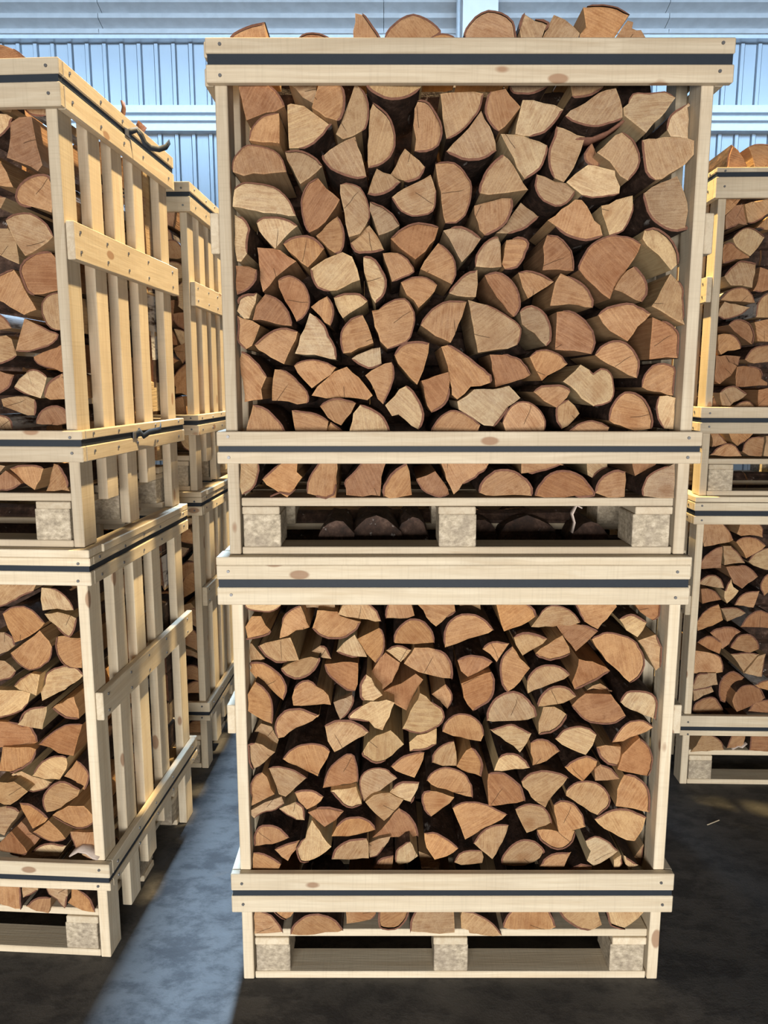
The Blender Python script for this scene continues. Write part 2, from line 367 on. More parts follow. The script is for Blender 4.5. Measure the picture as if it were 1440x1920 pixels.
LOGS["LL"] = """O32 438,1013 474,966b 464,931b 432,901b 394,890b 359,913b 339,942 385,972
O15 336,1064b 361,1082b 393,1088b 428,1078b 467,1040 417,1002 374,983 354,1025
P46 430,847b 437,876b 462,894b 505,903b 536,893b 552,872 492,830 423,795 419,822
R29 408,664b 434,690b 468,716b 507,733b 548,732 528,690 508,629 465,638 443,657
T13 419,514b 439,540b 470,558b 502,553b 538,535 509,506 473,479 428,457b 416,480b
O29 488,999 561,990 556,905 534,902b 508,912b 487,944b 483,981b
O4 312,665 355,664 416,663b 406,632b 374,604b 335,589 301,596
R28 283,733 323,737b 360,721b 381,719b 400,687b 404,664 347,665 276,655
O37 434,446 485,474 528,470 558,420b 532,396b 499,393b 465,416b
P33 382,572b 404,601b 438,625b 477,631b 492,623 484,587 462,553 417,554 380,564
P45 281,825 337,823 384,814 379,783b 345,755b 289,737b 273,733
P4 467,1146 491,1148b 520,1135b 544,1109b 555,1079 507,1086 465,1080 462,1113
P69 296,550 330,560 359,543 391,533 421,525b 403,505b 372,492b 339,493b 309,547b
P33 355,738b 377,769b 407,781b 441,782 428,743 417,707 383,717 352,727
P27 455,1062 494,1068 551,1055b 546,1030b 525,995b 486,1026
T72 291,1139 413,1135 406,1114b 376,1103b 334,1081b 285,1059
O15 456,785 497,802 538,827 548,787 552,757b 520,754b 489,761b 469,774b
O35 515,620b 540,596b 552,568b 545,540b 533,518 511,549 478,566 503,595
O33 321,470b 356,472b 383,464b 409,451b 430,434 398,413 370,395 345,431
O27 370,390 425,429 447,401 472,365b 444,355b 417,357b 390,373b
P18 410,893 439,888 431,856 422,823 385,833 348,843b 374,870b
O3 495,234 517,221b 538,201b 552,172b 558,140 518,150 476,175 488,193
T24 269,545 326,547 367,517 335,490 312,475 293,475 264,488
O6 253,227 336,231b 332,145 291,152 247,162
R20 311,392 336,361 363,330b 337,313b 296,312 252,317 266,347
o29 486,390 524,389 560,390 557,344 502,336b 488,370b
t26 261,458 294,465b 324,461b 334,449 309,414 287,376 255,389
t5 402,229 476,232 477,197b 469,161b 443,184b 416,197b
p46 348,304b 377,329b 411,339b 460,332 436,299 391,297
r51 297,379 325,405 347,371 376,349 349,318 339,358
o3 342,154b 369,179b 398,190b 425,190 417,142 378,144
t18 312,1010 344,1010b 366,993b 366,969 344,952 306,936
t74 270,906 303,904 333,872b 315,849b 264,834
t5 338,232 389,234 384,210b 361,194b 338,185
p7 525,331 563,335 567,324b 557,315b"""
LOGS["RU"] = """T22 -555,863b -530,895b -503,918b -475,922b -425,910 -430,875 -435,822 -479,830 -520,830
P18 -534,1005b -508,1032b -476,1044b -431,1029b -401,1009 -424,974 -450,942 -479,957
R28 -473,516 -427,522b -378,506b -367,472 -345,454 -344,443 -470,438
R15 -566,561 -527,561 -509,535 -472,519 -495,482 -540,448 -562,459
R28 -525,678b -500,698b -464,698b -428,677b -410,640b -414,599 -461,631
R71 -539,1102 -503,1139 -468,1144 -452,1068 -488,1067b -538,1047
R28 -562,987b -526,991b -494,969 -451,941 -450,936 -504,926b -558,910
T4 -547,414b -522,435b -491,442b -461,427b -431,406 -466,383 -496,362 -528,364
O17 -493,1342b -469,1350b -444,1350b -406,1344 -398,1253 -459,1253 -473,1304
O26 -557,641 -513,648b -483,631b -463,605b -460,582 -511,579 -536,564 -550,584
R18 -551,1355 -529,1328 -507,1295 -497,1271 -496,1254 -572,1254 -571,1271b -568,1305b -560,1333b
T50 -476,1139 -429,1151 -391,1158 -376,1158 -372,1112 -396,1092b -433,1070b -461,1069
O3 -443,178b -430,215b -403,237b -350,240 -360,161 -411,164
o33 -552,776b -529,806b -499,822b -460,821b -430,796b -417,765 -482,770
t31 -554,742 -537,769 -495,760 -438,747b -466,721b -504,706b -535,701b -558,714
o20 -448,545b -434,571b -407,594b -345,605 -340,537 -410,529
o4 -559,164b -532,196b -499,213b -466,202b -442,162 -503,160
r29 -411,899 -363,883 -358,815 -396,805b -432,808 -415,851
t6 -425,706b -422,749b -407,782b -368,807 -360,706
o4 -499,253 -396,253 -427,218b -453,201 -481,221
o15 -418,689 -355,702 -348,615 -405,615
o55 -553,1166 -489,1164 -512,1133 -548,1099
o5 -568,253 -536,253b -501,215 -545,199b -556,198
o52 -458,363b -429,379b -400,379b -377,360 -389,344 -456,344
r26 -383,425 -328,430 -322,356 -375,356
r71 -504,563 -442,558b -448,520 -483,534
o21 -398,1086 -384,1093 -379,1037 -410,1039b -441,1044
t5 -344,242 -323,242 -316,159 -351,162
r63 -546,382 -541,395b -509,355 -544,355"""
LOGS["RL"] = """O21 -575,1145 -487,1145b -454,1111b -429,1070 -468,1060 -517,1051 -556,1046 -574,1085
O43 -560,586 -476,580b -446,560b -434,527b -433,492 -552,485
R20 -382,415b -362,439b -324,450b -279,430b -256,386 -326,345 -369,324 -391,371
R83 -424,434b -405,471b -374,489b -323,459 -389,386 -385,334b -412,344b -424,386b
O29 -563,723b -544,762b -514,788b -478,803 -448,725 -490,700 -551,678
R16 -460,960 -415,968b -381,968b -348,945b -326,919 -369,893 -392,871 -428,893
R34 -508,672b -475,692b -431,699b -397,693b -367,674 -407,647 -421,624 -450,603 -474,645
O14 -425,611b -416,634b -393,664b -353,674b -318,654b -300,625b -298,602 -335,593 -395,604
R25 -573,948b -555,996b -520,1034b -481,1050 -473,951
O23 -431,1067b -402,1086b -359,1086b -324,1070b -298,1048 -336,1023 -380,997 -401,1035
O54 -546,304b -542,345b -503,373b -451,373b -405,309 -479,305
t5 -560,147 -537,175 -511,224 -473,224b -433,197b -421,160 -494,152
o18 -430,1102 -421,1146 -342,1147b -319,1122b -316,1084 -375,1096 -411,1093
t30 -559,440b -544,484b -500,493 -466,495 -456,444 -496,434 -556,419
t43 -403,574b -334,582b -284,575 -320,535 -343,488 -372,538
t36 -469,1045 -437,1045b -404,1013b -379,975 -428,972 -462,965
o33 -406,791b -394,824b -365,850b -312,857 -328,782 -370,790
t28 -293,571 -262,581b -273,481 -347,497
r14 -557,633b -536,656b -509,666b -466,640 -459,630 -462,584 -508,603
r17 -379,699b -358,745b -317,777b -269,765 -264,700
p23 -370,984b -354,1011b -313,1037b -288,1042 -281,947 -325,959
t20 -570,886b -545,917b -515,927b -480,911b -462,869 -511,875
o3 -411,168b -395,226 -331,227 -333,169
r39 -551,862 -522,864b -490,851b -462,815 -505,805 -536,794
t27 -465,780b -418,786b -384,777b -361,761 -400,741 -436,723
p7 -463,860b -456,889b -442,914 -431,879 -408,863 -427,831 -450,807 -463,831
t26 -560,418b -482,435 -471,412 -515,395 -554,370
r3 -310,155b -309,227 -233,228 -227,153
o19 -315,890b -302,922b -282,938 -275,855 -292,835b -310,864b
r16 -324,330b -298,371b -239,382 -234,324
o16 -304,445b -274,465b -246,472 -243,425 -287,435"""

# ---------------------------------------------------------------- node helpers
class NT:
    def __init__(self, name):
        self.m = bpy.data.materials.new(name)
        self.m.use_nodes = True
        self.t = self.m.node_tree
        self.b = self.t.nodes['Principled BSDF']

    def n(self, kind, **kw):
        nd = self.t.nodes.new(kind)
        for k, v in kw.items():
            setattr(nd, k, v)
        return nd

    def put(self, sock, v):
        if v is None:
            return
        if isinstance(v, bpy.types.NodeSocket):
            self.t.links.new(v, sock)
        else:
            sock.default_value = v

    def math(self, op, a, b=None, c=None):
        nd = self.n('ShaderNodeMath', operation=op)
        for i, v in enumerate((a, b, c)):
            self.put(nd.inputs[i], v)
        return nd.outputs[0]

    def noise(self, vec, scale, detail=3, rough=0.55, w=None, distortion=0.0):
        nd = self.n('ShaderNodeTexNoise')
        if w is not None:
            nd.noise_dimensions = '4D'
            self.put(nd.inputs['W'], w)
        self.put(nd.inputs['Vector'], vec)
        nd.inputs['Scale'].default_value = scale
        nd.inputs['Detail'].default_value = detail
        nd.inputs['Roughness'].default_value = rough
        nd.inputs['Distortion'].default_value = distortion
        return nd.outputs[0]

    def scale(self, vec, s):
        nd = self.n('ShaderNodeVectorMath', operation='MULTIPLY')
        self.put(nd.inputs[0], vec)
        nd.inputs[1].default_value = s
        return nd.outputs[0]

    def add(self, vec, v):
        nd = self.n('ShaderNodeVectorMath', operation='ADD')
        self.put(nd.inputs[0], vec)
        self.put(nd.inputs[1], v)
        return nd.outputs[0]

    def ramp(self, fac, stops):
        nd = self.n('ShaderNodeValToRGB')
        cr = nd.color_ramp
        while len(cr.elements) < len(stops):
            cr.elements.new(0.5)
        for e, (p, c) in zip(cr.elements, stops):
            e.position = p
            e.color = (c, c, c, 1) if isinstance(c, (int, float)) else (*c, 1)
        self.put(nd.inputs[0], fac)
        return nd.outputs[0]

    def map(self, v, a, b, c, d):
        nd = self.n('ShaderNodeMapRange')
        self.put(nd.inputs[0], v)
        for i, x in enumerate((a, b, c, d)):
            self.put(nd.inputs[1 + i], x)
        return nd.outputs[0]

    def mix(self, fac, a, b, mode='MIX'):
        nd = self.n('ShaderNodeMix', data_type='RGBA', blend_type=mode)
        self.put(nd.inputs[0], fac)
        for i, v in ((6, a), (7, b)):
            self.put(nd.inputs[i], (*v, 1) if isinstance(v, tuple) and len(v) == 3 else v)
        return nd.outputs[2]

    def bump(self, h, strength, dist):
        nd = self.n('ShaderNodeBump')
        nd.inputs['Strength'].default_value = strength
        nd.inputs['Distance'].default_value = dist
        self.put(nd.inputs['Height'], h)
        self.t.links.new(nd.outputs[0], self.b.inputs['Normal'])

    def done(self, col, rough=0.7, spec=0.3, metal=0.0):
        self.put(self.b.inputs['Base Color'], (*col, 1) if isinstance(col, tuple) else col)
        self.put(self.b.inputs['Roughness'], rough)
        self.put(self.b.inputs['Specular IOR Level'], spec)
        self.put(self.b.inputs['Metallic'], metal)
        return self.m


def mat_pine(name, light, dark, grey=0.0):
    k = NT(name)
    tc = k.n('ShaderNodeTexCoord').outputs['Object']
    oi = k.n('ShaderNodeObjectInfo')
    rnd = oi.outputs['Random']
    off = k.n('ShaderNodeCombineXYZ')
    k.put(off.inputs[0], k.math('MULTIPLY', rnd, 37.0))
    k.put(off.inputs[1], k.math('MULTIPLY', rnd, 11.0))
    k.put(off.inputs[2], k.math('MULTIPLY', rnd, 23.0))
    p = k.add(tc, off.outputs[0])
    warp = k.noise(k.scale(p, (2.0, 9.0, 9.0)), 1.0, 2)
    q = k.add(k.scale(p, (1.1, 26.0, 26.0)), warp)
    rings = k.noise(q, 1.6, 3, 0.6, distortion=1.1)
    fine = k.noise(k.scale(p, (9.0, 260.0, 260.0)), 1.0, 3, 0.6)
    saw = k.noise(k.scale(p, (170.0, 6.0, 6.0)), 1.0, 2, 0.6)
    blot = k.noise(p, 3.4, 3)
    vor = k.n('ShaderNodeTexVoronoi')
    k.put(vor.inputs['Vector'], k.scale(p, (4.2, 9.0, 9.0)))
    vor.inputs['Scale'].default_value = 1.0
    kd = k.math('ADD', vor.outputs['Distance'], k.math('MULTIPLY', k.math('SUBTRACT', warp, 0.5), 0.12))
    knot = k.math('MULTIPLY', k.map(kd, 0.085, 0.115, 1.0, 0.0), k.math('GREATER_THAN', k.n('ShaderNodeSeparateColor').outputs[0] if False else vor.outputs['Distance'], -1.0))
    band = k.map(rings, 0.38, 0.66, 0.0, 1.0)
    c = k.mix(band, light, dark)
    c = k.mix(k.map(fine, 0.3, 0.75, 0.0, 0.30), c, tuple(x * 0.72 for x in dark))
    c = k.mix(k.map(saw, 0.52, 0.72, 0.0, 0.16), c, tuple(x * 0.6 for x in dark))
    c = k.mix(k.map(blot, 0.45, 0.75, 0.0, 0.25 + grey * 0.5), c, (0.43, 0.36, 0.27))
    c = k.mix(k.math('MULTIPLY', knot, 0.8), c, (0.30, 0.165, 0.095))
    tint = k.map(rnd, 0.0, 1.0, 0.86, 1.08)
    tm = k.n('ShaderNodeCombineXYZ')
    for i in range(3):
        k.put(tm.inputs[i], tint)
    c = k.mix(1.0, c, tm.outputs[0], 'MULTIPLY')
    k.bump(k.math('ADD', fine, k.math('MULTIPLY', saw, 0.7)), 0.35, 0.0012)
    return k.done(c, 0.72, 0.22)


def mat_cut():
    """Sawn end of a log: growth rings round the pith, saw marks, blotches, a drying crack."""
    k = NT('sawn_end_grain')
    at = k.n('ShaderNodeAttribute', attribute_name='ring').outputs['Vector']
    tint = k.n('ShaderNodeAttribute', attribute_name='tint').outputs['Color']
    sp = k.n('ShaderNodeSeparateXYZ')
    k.put(sp.inputs[0], at)
    x, z, seed = sp.outputs
    flat = k.n('ShaderNodeCombineXYZ')
    k.put(flat.inputs[0], x)
    k.put(flat.inputs[1], z)
    k.put(flat.inputs[2], k.math('MULTIPLY', seed, 3.0))
    pv = flat.outputs[0]
    r = k.math('SQRT', k.math('ADD', k.math('MULTIPLY', x, x), k.math('MULTIPLY', z, z)))
    wob = k.noise(pv, 14.0, 2, w=seed)
    rr = k.math('ADD', r, k.math('MULTIPLY', wob, 0.03))
    rings = k.math('SINE', k.math('MULTIPLY', rr, 1250.0))
    wide = k.noise(k.n('ShaderNodeCombineXYZ').outputs[0], 1.0)
    cmb = k.n('ShaderNodeCombineXYZ')
    k.put(cmb.inputs[0], k.math('MULTIPLY', rr, 60.0))
    k.put(cmb.inputs[1], k.math('MULTIPLY', seed, 9.0))
    wide = k.noise(cmb.outputs[0], 1.0, 2)
    blot = k.noise(pv, 34.0, 5, 0.68, w=seed)
    blot2 = k.noise(pv, 9.0, 2, 0.5, w=seed)
    # saw marks run in one direction per log
    rot = k.n('ShaderNodeVectorRotate', rotation_type='Z_AXIS')
    k.put(rot.inputs['Vector'], pv)
    k.put(rot.inputs['Angle'], k.math('MULTIPLY', seed, 40.0))
    saw = k.noise(k.scale(rot.outputs[0], (14.0, 260.0, 1.0)), 1.0, 4, 0.7)
    fib = k.noise(pv, 260.0, 3, 0.75, w=seed)
    c = tint
    dark = k.mix(1.0, tint, (0.62, 0.46, 0.36), 'MULTIPLY')
    pale = k.mix(1.0, tint, (1.22, 1.20, 1.10), 'MULTIPLY')
    c = k.mix(k.map(wide, 0.35, 0.72, 0.0, 0.65), c, dark)
    c = k.mix(k.map(rings, -1.0, 1.0, 0.0, 0.20), c, dark)
    c = k.mix(k.map(blot2, 0.45, 0.75, 0.0, 0.75), c, pale)
    c = k.mix(k.map(blot, 0.46, 0.66, 0.0, 0.80), c, dark)
    spots = k.noise(pv, 75.0, 3, 0.7, w=seed)
    c = k.mix(k.map(spots, 0.60, 0.72, 0.0, 0.5), c, k.mix(1.0, tint, (0.42, 0.30, 0.24), 'MULTIPLY'))
    c = k.mix(k.map(saw, 0.42, 0.64, 0.0, 0.70), c, pale)
    c = k.mix(k.map(fib, 0.46, 0.72, 0.0, 0.55), c, dark)
    # heart wood of some logs
    heart = k.math('MULTIPLY', k.map(rr, 0.012, 0.050, 1.0, 0.0), k.map(k.math('FRACT', k.math('MULTIPLY', seed, 7.3)), 0.55, 0.75, 0.0, 0.55))
    c = k.mix(heart, c, k.mix(1.0, tint, (0.60, 0.40, 0.28), 'MULTIPLY'))
    # drying crack from the pith outwards
    ang = k.math('ARCTAN2', z, x)
    a0 = k.math('SUBTRACT', k.math('MULTIPLY', k.math('FRACT', k.math('MULTIPLY', seed, 3.7)), 6.283), 3.1416)
    da = k.math('ABSOLUTE', k.math('ADD', k.math('SUBTRACT', ang, a0), k.math('MULTIPLY', k.math('SUBTRACT', wob, 0.5), 0.5)))
    crack = k.math('MULTIPLY', k.map(k.math('MULTIPLY', da, r), 0.0004, 0.0011, 1.0, 0.0), k.map(r, 0.045, 0.060, 1.0, 0.0))
    crack = k.math('MULTIPLY', crack, k.map(k.math('FRACT', k.math('MULTIPLY', seed, 5.1)), 0.45, 0.5, 0.0, 0.8))
    c = k.mix(crack, c, (0.05, 0.028, 0.016))
    k.bump(k.math('SUBTRACT', k.math('ADD', saw, k.math('MULTIPLY', blot, 0.8)), crack), 0.5, 0.0022)
    return k.done(c, 0.8, 0.15)


def mat_split():
    """Cleft side of a log: long pale fibres."""
    k = NT('cleft_side_grain')
    tint = k.n('ShaderNodeAttribute', attribute_name='tint').outputs['Color']
    tc = k.n('ShaderNodeTexCoord').outputs['Object']
    f = k.noise(k.scale(tc, (120.0, 5.0, 120.0)), 1.0, 4, 0.6, distortion=0.4)
    b = k.noise(tc, 16.0, 2)
    c = k.mix(1.0, tint, (1.05, 1.08, 1.02), 'MULTIPLY')
    c = k.mix(k.map(f, 0.4, 0.7, 0.0, 0.5), c, k.mix(1.0, tint, (0.66, 0.56, 0.45), 'MULTIPLY'))
    c = k.mix(k.map(b, 0.45, 0.75, 0.0, 0.4), c, k.mix(1.0, tint, (0.75, 0.62, 0.52), 'MULTIPLY'))
    k.bump(f, 0.7, 0.004)
    return k.done(c, 0.75, 0.2)


def mat_bark():
    k = NT('birch_bark')
    tc = k.n('ShaderNodeTexCoord').outputs['Object']
    rnd = k.n('ShaderNodeObjectInfo').outputs['Random']
    p = k.add(tc, k.math('MULTIPLY', rnd, 17.0))
    a = k.noise(k.scale(p, (28.0, 14.0, 28.0)), 1.0, 5, 0.7)
    b = k.noise(k.scale(p, (40.0, 9.0, 40.0)), 1.0, 3, 0.6)
    c = k.ramp(a, [(0.30, (0.012, 0.009, 0.008)), (0.52, (0.050, 0.028, 0.020)), (0.66, (0.10, 0.060, 0.044)), (0.82, (0.30, 0.25, 0.22))])
    c = k.mix(k.map(b, 0.66, 0.72, 0.0, 0.6), c, (0.42, 0.39, 0.37))
    at = k.n('ShaderNodeAttribute', attribute_name='ring').outputs['Vector']
    sx = k.n('ShaderNodeSeparateXYZ')
    k.put(sx.inputs[0], at)
    c = k.mix(k.math('MULTIPLY', k.map(sx.outputs[2], 0.72, 0.80, 0.0, 0.85), k.map(b, 0.35, 0.5, 0.0, 1.0)), c, (0.58, 0.56, 0.55))
    k.bump(a, 0.9, 0.006)
    return k.done(c, 0.75, 0.25)


def mat_plain(name, col, rough, spec=0.4, metal=0.0, nscale=30.0, var=0.25, bump=0.2):
    k = NT(name)
    tc = k.n('ShaderNodeTexCoord').outputs['Object']
    a = k.noise(tc, nscale, 4)
    c = k.mix(k.map(a, 0.35, 0.7, 0.0, var), col, tuple(x * 0.55 for x in col))
    k.bump(a, bump, 0.002)
    return k.done(c, rough, spec, metal)


def mat_block():
    k = NT('pressed_chip_block')
    tc = k.n('ShaderNodeTexCoord').outputs['Object']
    rnd = k.n('ShaderNodeObjectInfo').outputs['Random']
    p = k.add(tc, k.math('MULTIPLY', rnd, 9.0))
    a = k.noise(k.scale(p, (60.0, 60.0, 85.0)), 1.0, 4, 0.7)
    b = k.noise(p, 15.0, 3)
    c = k.ramp(a, [(0.3, (0.26, 0.22, 0.165)), (0.52, (0.48, 0.41, 0.31)), (0.72, (0.70, 0.62, 0.49))])
    c = k.mix(k.map(b, 0.45, 0.7, 0.0, 0.45), c, (0.23, 0.19, 0.155))
    k.bump(a, 0.6, 0.003)
    return k.done(c, 0.85, 0.15)


def mat_floor():
    k = NT('worn_concrete')
    tc = k.n('ShaderNodeTexCoord').outputs['Object']
    a = k.noise(tc, 2.2, 5, 0.6, distortion=0.6)
    b = k.noise(k.scale(tc, (7.0, 11.0, 1.0)), 1.0, 9, 0.72, distortion=0.15)
    g = k.noise(tc, 160.0, 3, 0.7)
    c = k.ramp(a, [(0.3, (0.056, 0.055, 0.055)), (0.55, (0.080, 0.077, 0.075)), (0.75, (0.104, 0.098, 0.092))])
    c = k.mix(k.map(b, 0.46, 0.58, 0.0, 0.62), c, (0.022, 0.022, 0.025))
    c = k.mix(k.map(g, 0.60, 0.75, 0.0, 0.35), c, (0.12, 0.115, 0.11))
    k.bump(k.math('ADD', b, k.math('MULTIPLY', g, 0.25)), 0.5, 0.008)
    return k.done(c, k.map(b, 0.35, 0.7, 0.62, 0.85), 0.35)


def mat_sheet():
    k = NT('pale_blue_grey_sheet_metal')
    tc = k.n('ShaderNodeTexCoord').outputs['Object']
    a = k.noise(tc, 1.3, 3)
    b = k.noise(k.scale(tc, (60.0, 1.0, 5.0)), 1.0, 3, 0.6)
    c = k.mix(k.map(a, 0.35, 0.7, 0.0, 0.35), (0.50, 0.57, 0.64), (0.40, 0.47, 0.55))
    c = k.mix(k.map(b, 0.62, 0.75, 0.0, 0.3), c, (0.30, 0.31, 0.32))
    return k.done(c, 0.42, 0.5, 0.25)


M = dict(
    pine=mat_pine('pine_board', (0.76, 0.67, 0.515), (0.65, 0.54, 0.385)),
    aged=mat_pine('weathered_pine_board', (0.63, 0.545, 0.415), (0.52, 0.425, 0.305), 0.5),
    cut=mat_cut(), split=mat_split(), bark=mat_bark(), block=mat_block(), floor=mat_floor(), sheet=mat_sheet(),
    strap=mat_plain('black_plastic_strap', (0.022, 0.029, 0.040), 0.58, 0.22, 0, 90, 0.2, 0.05),
    steel=mat_plain('zinc_steel', (0.16, 0.16, 0.165), 0.45, 0.5, 0.5),
    girt=mat_plain('galvanised_girt', (0.62, 0.67, 0.72), 0.35, 0.5, 0.3, 20, 0.2, 0.05),
    zinc=mat_plain('galvanised_sheet', (0.62, 0.63, 0.64), 0.40, 0.5, 0.25, 9, 0.3, 0.1),
    lip=mat_plain('inner_bark_edge', (0.205, 0.098, 0.066), 0.8, 0.15, 0, 120, 0.7, 0.5),
    white=mat_plain('white_painted_steel', (0.80, 0.82, 0.83), 0.5, 0.4, 0, 8, 0.12, 0.1),
    paper=mat_plain('papery_inner_bark', (0.62, 0.52, 0.46), 0.7, 0.2, 0, 40, 0.5, 0.5),
)


# ---------------------------------------------------------------- object helpers
def mesh_obj(name, me, parent=None, loc=(0, 0, 0), rot=(0, 0, 0), kind=None):
    o = bpy.data.objects.new(name, me)
    COL.objects.link(o)
    o.parent = parent
    o.location = loc
    o.rotation_euler = rot
    if kind:
        o['kind'] = kind
    return o


def thing(o, label, cat, group=None):
    o['label'] = label
    o['category'] = cat
    if group:
        o['group'] = group
    return o


def empty(name, loc, rz=0.0):
    o = bpy.data.objects.new(name, None)
    o.empty_display_size = 0.1
    COL.objects.link(o)
    o.location = loc
    o.rotation_euler = (0, 0, rz)
    return o


_box = {}


def box_mesh(lx, ly, lz, mat, bev=0.0022):
    key = (round(lx, 4), round(ly, 4), round(lz, 4), mat.name, bev)
    if key in _box:
        return _box[key]
    bm = bmesh.new()
    bmesh.ops.create_cube(bm, size=1.0)
    bmesh.ops.scale(bm, vec=(lx, ly, lz), verts=bm.verts)
    if bev:
        bmesh.ops.bevel(bm, geom=list(bm.edges), offset=min(bev, lx / 4, ly / 4, lz / 4), segments=1, affect='EDGES')
    me = bpy.data.meshes.new('board')
    bm.to_mesh(me)
    bm.free()
    me.materials.append(mat)
    _box[key] = me
    return me


def board(name, parent, x0, x1, y0, y1, z0, z1, mat, tilt=0.0):
    """A sawn board; its mesh runs along local X so that the grain follows its length."""
    dx, dy, dz = x1 - x0, y1 - y0, z1 - z0
    c = ((x0 + x1) / 2, (y0 + y1) / 2, (z0 + z1) / 2)
    big = max(dx, dy, dz)
    if big == dx:
        me, rot = box_mesh(dx, dy, dz, mat), (0, tilt, 0)
    elif big == dy:
        me, rot = box_mesh(dy, dx, dz, mat), (0, 0, R(90))
    else:
        me, rot = box_mesh(dz, dy, dx, mat), (0, R(90) + tilt, 0)
    return mesh_obj(name, me, parent, c, rot)


# ---------------------------------------------------------------- the hall
def plane_slab(name, x0, x1, y0, y1, z0, z1, mat):
    o = mesh_obj(name, box_mesh(x1 - x0, y1 - y0, z1 - z0, mat, 0), None, ((x0 + x1) / 2, (y0 + y1) / 2, (z0 + z1) / 2))
    o['kind'] = 'structure'
    return o


plane_slab('floor', -9, 9, -6, 9.6, -0.2, 0.0, M['floor'])

WY = 9.0


def extrude_profile(pts, axis, a0, a1, mat, name):
    """Open profile (u, depth) swept along an axis; depth counts towards the camera."""
    me = bpy.data.meshes.new(name)
    v, f = [], []
    for u, d in pts:
        for a in (a0, a1):
            v.append((u, WY - d, a) if axis == 'z' else (a, WY - d, u))
    for i in range(len(pts) - 1):
        f.append((2 * i, 2 * i + 2, 2 * i + 3, 2 * i + 1))
    me.from_pydata(v, [], f)
    me.materials.append(mat)
    return me


wall = plane_slab('wall_back', -9, 9, WY + 0.02, WY + 0.2, 0, 7.6, M['sheet'])
PITCH, RIB = 0.1853, 0.052
nrib = 6
pw = PITCH * nrib
x = -9.0
wi = Matrix.Translation(wall.location).inverted()


def to_wall(me):
    me.transform(wi)
    return me


for i in range(16):
    x0 = -8.9 + i * pw
    pts = []
    for j in range(nrib):
        a = x0 + j * PITCH
        e = a + PITCH - RIB
        pts += [(a, 0.03), (e - 0.013, 0.03), (e - 0.012, 0.0), (e - 0.004, 0.0), (e, 0.056), (a + PITCH - 0.016, 0.056), (a + PITCH - 0.012, 0.0), (a + PITCH - 0.002, 0.0)]
    mesh_obj('cladding_panel', to_wall(extrude_profile(pts, 'z', 0.0, 5.33, M['sheet'], 'cladding_panel')), wall)
# ribbed sheets lying level above, a lip of flashing under them
for i in range(6):
    x0 = -9 + i * 3.0
    pts, z = [], 5.37
    while z < 7.5:
        pts += [(z, 0.20), (z + 0.045, 0.20), (z + 0.060, 0.06), (z + 0.105, 0.06), (z + 0.150, 0.20)]
        z += 0.150
    mesh_obj('ribbed_sheet', to_wall(extrude_profile(pts, 'x', x0, x0 + 2.995, M['zinc'], 'ribbed_sheet')), wall)
mesh_obj('flashing', to_wall(extrude_profile([(5.345, 0.0), (5.335, 0.17), (5.40, 0.175), (5.41, 0.16)], 'x', -9, 9, M['girt'], 'flashing')), wall)
# rail of pressed steel across the cladding
gp = [(4.715, 0.0), (4.70, 0.10), (4.655, 0.10), (4.645, 0.15), (4.61, 0.15), (4.60, 0.09), (4.575, 0.09), (4.565, 0.15), (4.53, 0.15), (4.52, 0.10), (4.46, 0.10), (4.45, 0.14), (4.43, 0.14), (4.42, 0.0)]
g = mesh_obj('trim_1', extrude_profile(gp, 'x', -9, 9, M['girt'], 'wall_rail'))
g['kind'] = 'structure'
cw = empty('column_1', (0.98, 8.62, 0))
cw['kind'] = 'structure'
mesh_obj('column_web', box_mesh(7.5, 0.16, 0.035, M['white']), cw, (-0.02, 0, 3.75), (R(90), R(90), 0))
mesh_obj('column_flange', box_mesh(7.5, 0.36, 0.022, M['white']), cw, (0.0, -0.09, 3.75), (R(90), R(90), 0))
mesh_obj('column_flange', box_mesh(7.5, 0.36, 0.022, M['white']), cw, (0.0, 0.09, 3.75), (R(90), R(90), 0))
mesh_obj('drain_pipe', box_mesh(7.5, 0.045, 0.045, M['girt'], 0.012), cw, (-0.215, -0.02, 3.75), (0, R(90), 0))

# ---------------------------------------------------------------- crates
STACK = {'C': ((0.193, 1.987), 0.0), 'L': ((-1.422, 2.110), R(-3.6)), 'L2': ((-1.391, 3.258), R(-2.0)), 'R': ((1.881, 3.084), R(-1.5)), 'C2': ((0.193, 2.845), 0.0)}
UP = 1.262
LOWZ = dict(bb=(0, .022), blk=(.022, .108), st=(.108, .130), deck=(.131, .154), l2=(.232, .283), l1=(.300, .351), t2=(1.131, 1.178), t1=(1.200, 1.238), cap=(1.239, 1.261), mid=(.757, .840))
UPZ = dict(bb=(0, .020), blk=(.020, .107), st=(.107, .127), deck=(.128, .150), l2=(.243, .273), l1=(.288, .325), t2=(1.150, 1.190), t1=(1.214, 1.249), mid=(.764, .861))
LLZ = dict(LOWZ, l2=(.238, .263), l1=(.279, .322), t2=(1.160, 1.199), t1=(1.215, 1.238))
LUZ = dict(UPZ, l2=(.238, .280), l1=(.298, .322), t2=(1.127, 1.184), t1=(1.202, 1.240))
RLZ = dict(LOWZ, l2=(.234, .257), l1=(.274, .323), t2=(1.147, 1.182), t1=(1.203, 1.236))
RUZ = dict(UPZ, l2=(.253, .297), l1=(.315, .358), t2=(1.146, 1.222), t1=(1.239, 1.256))


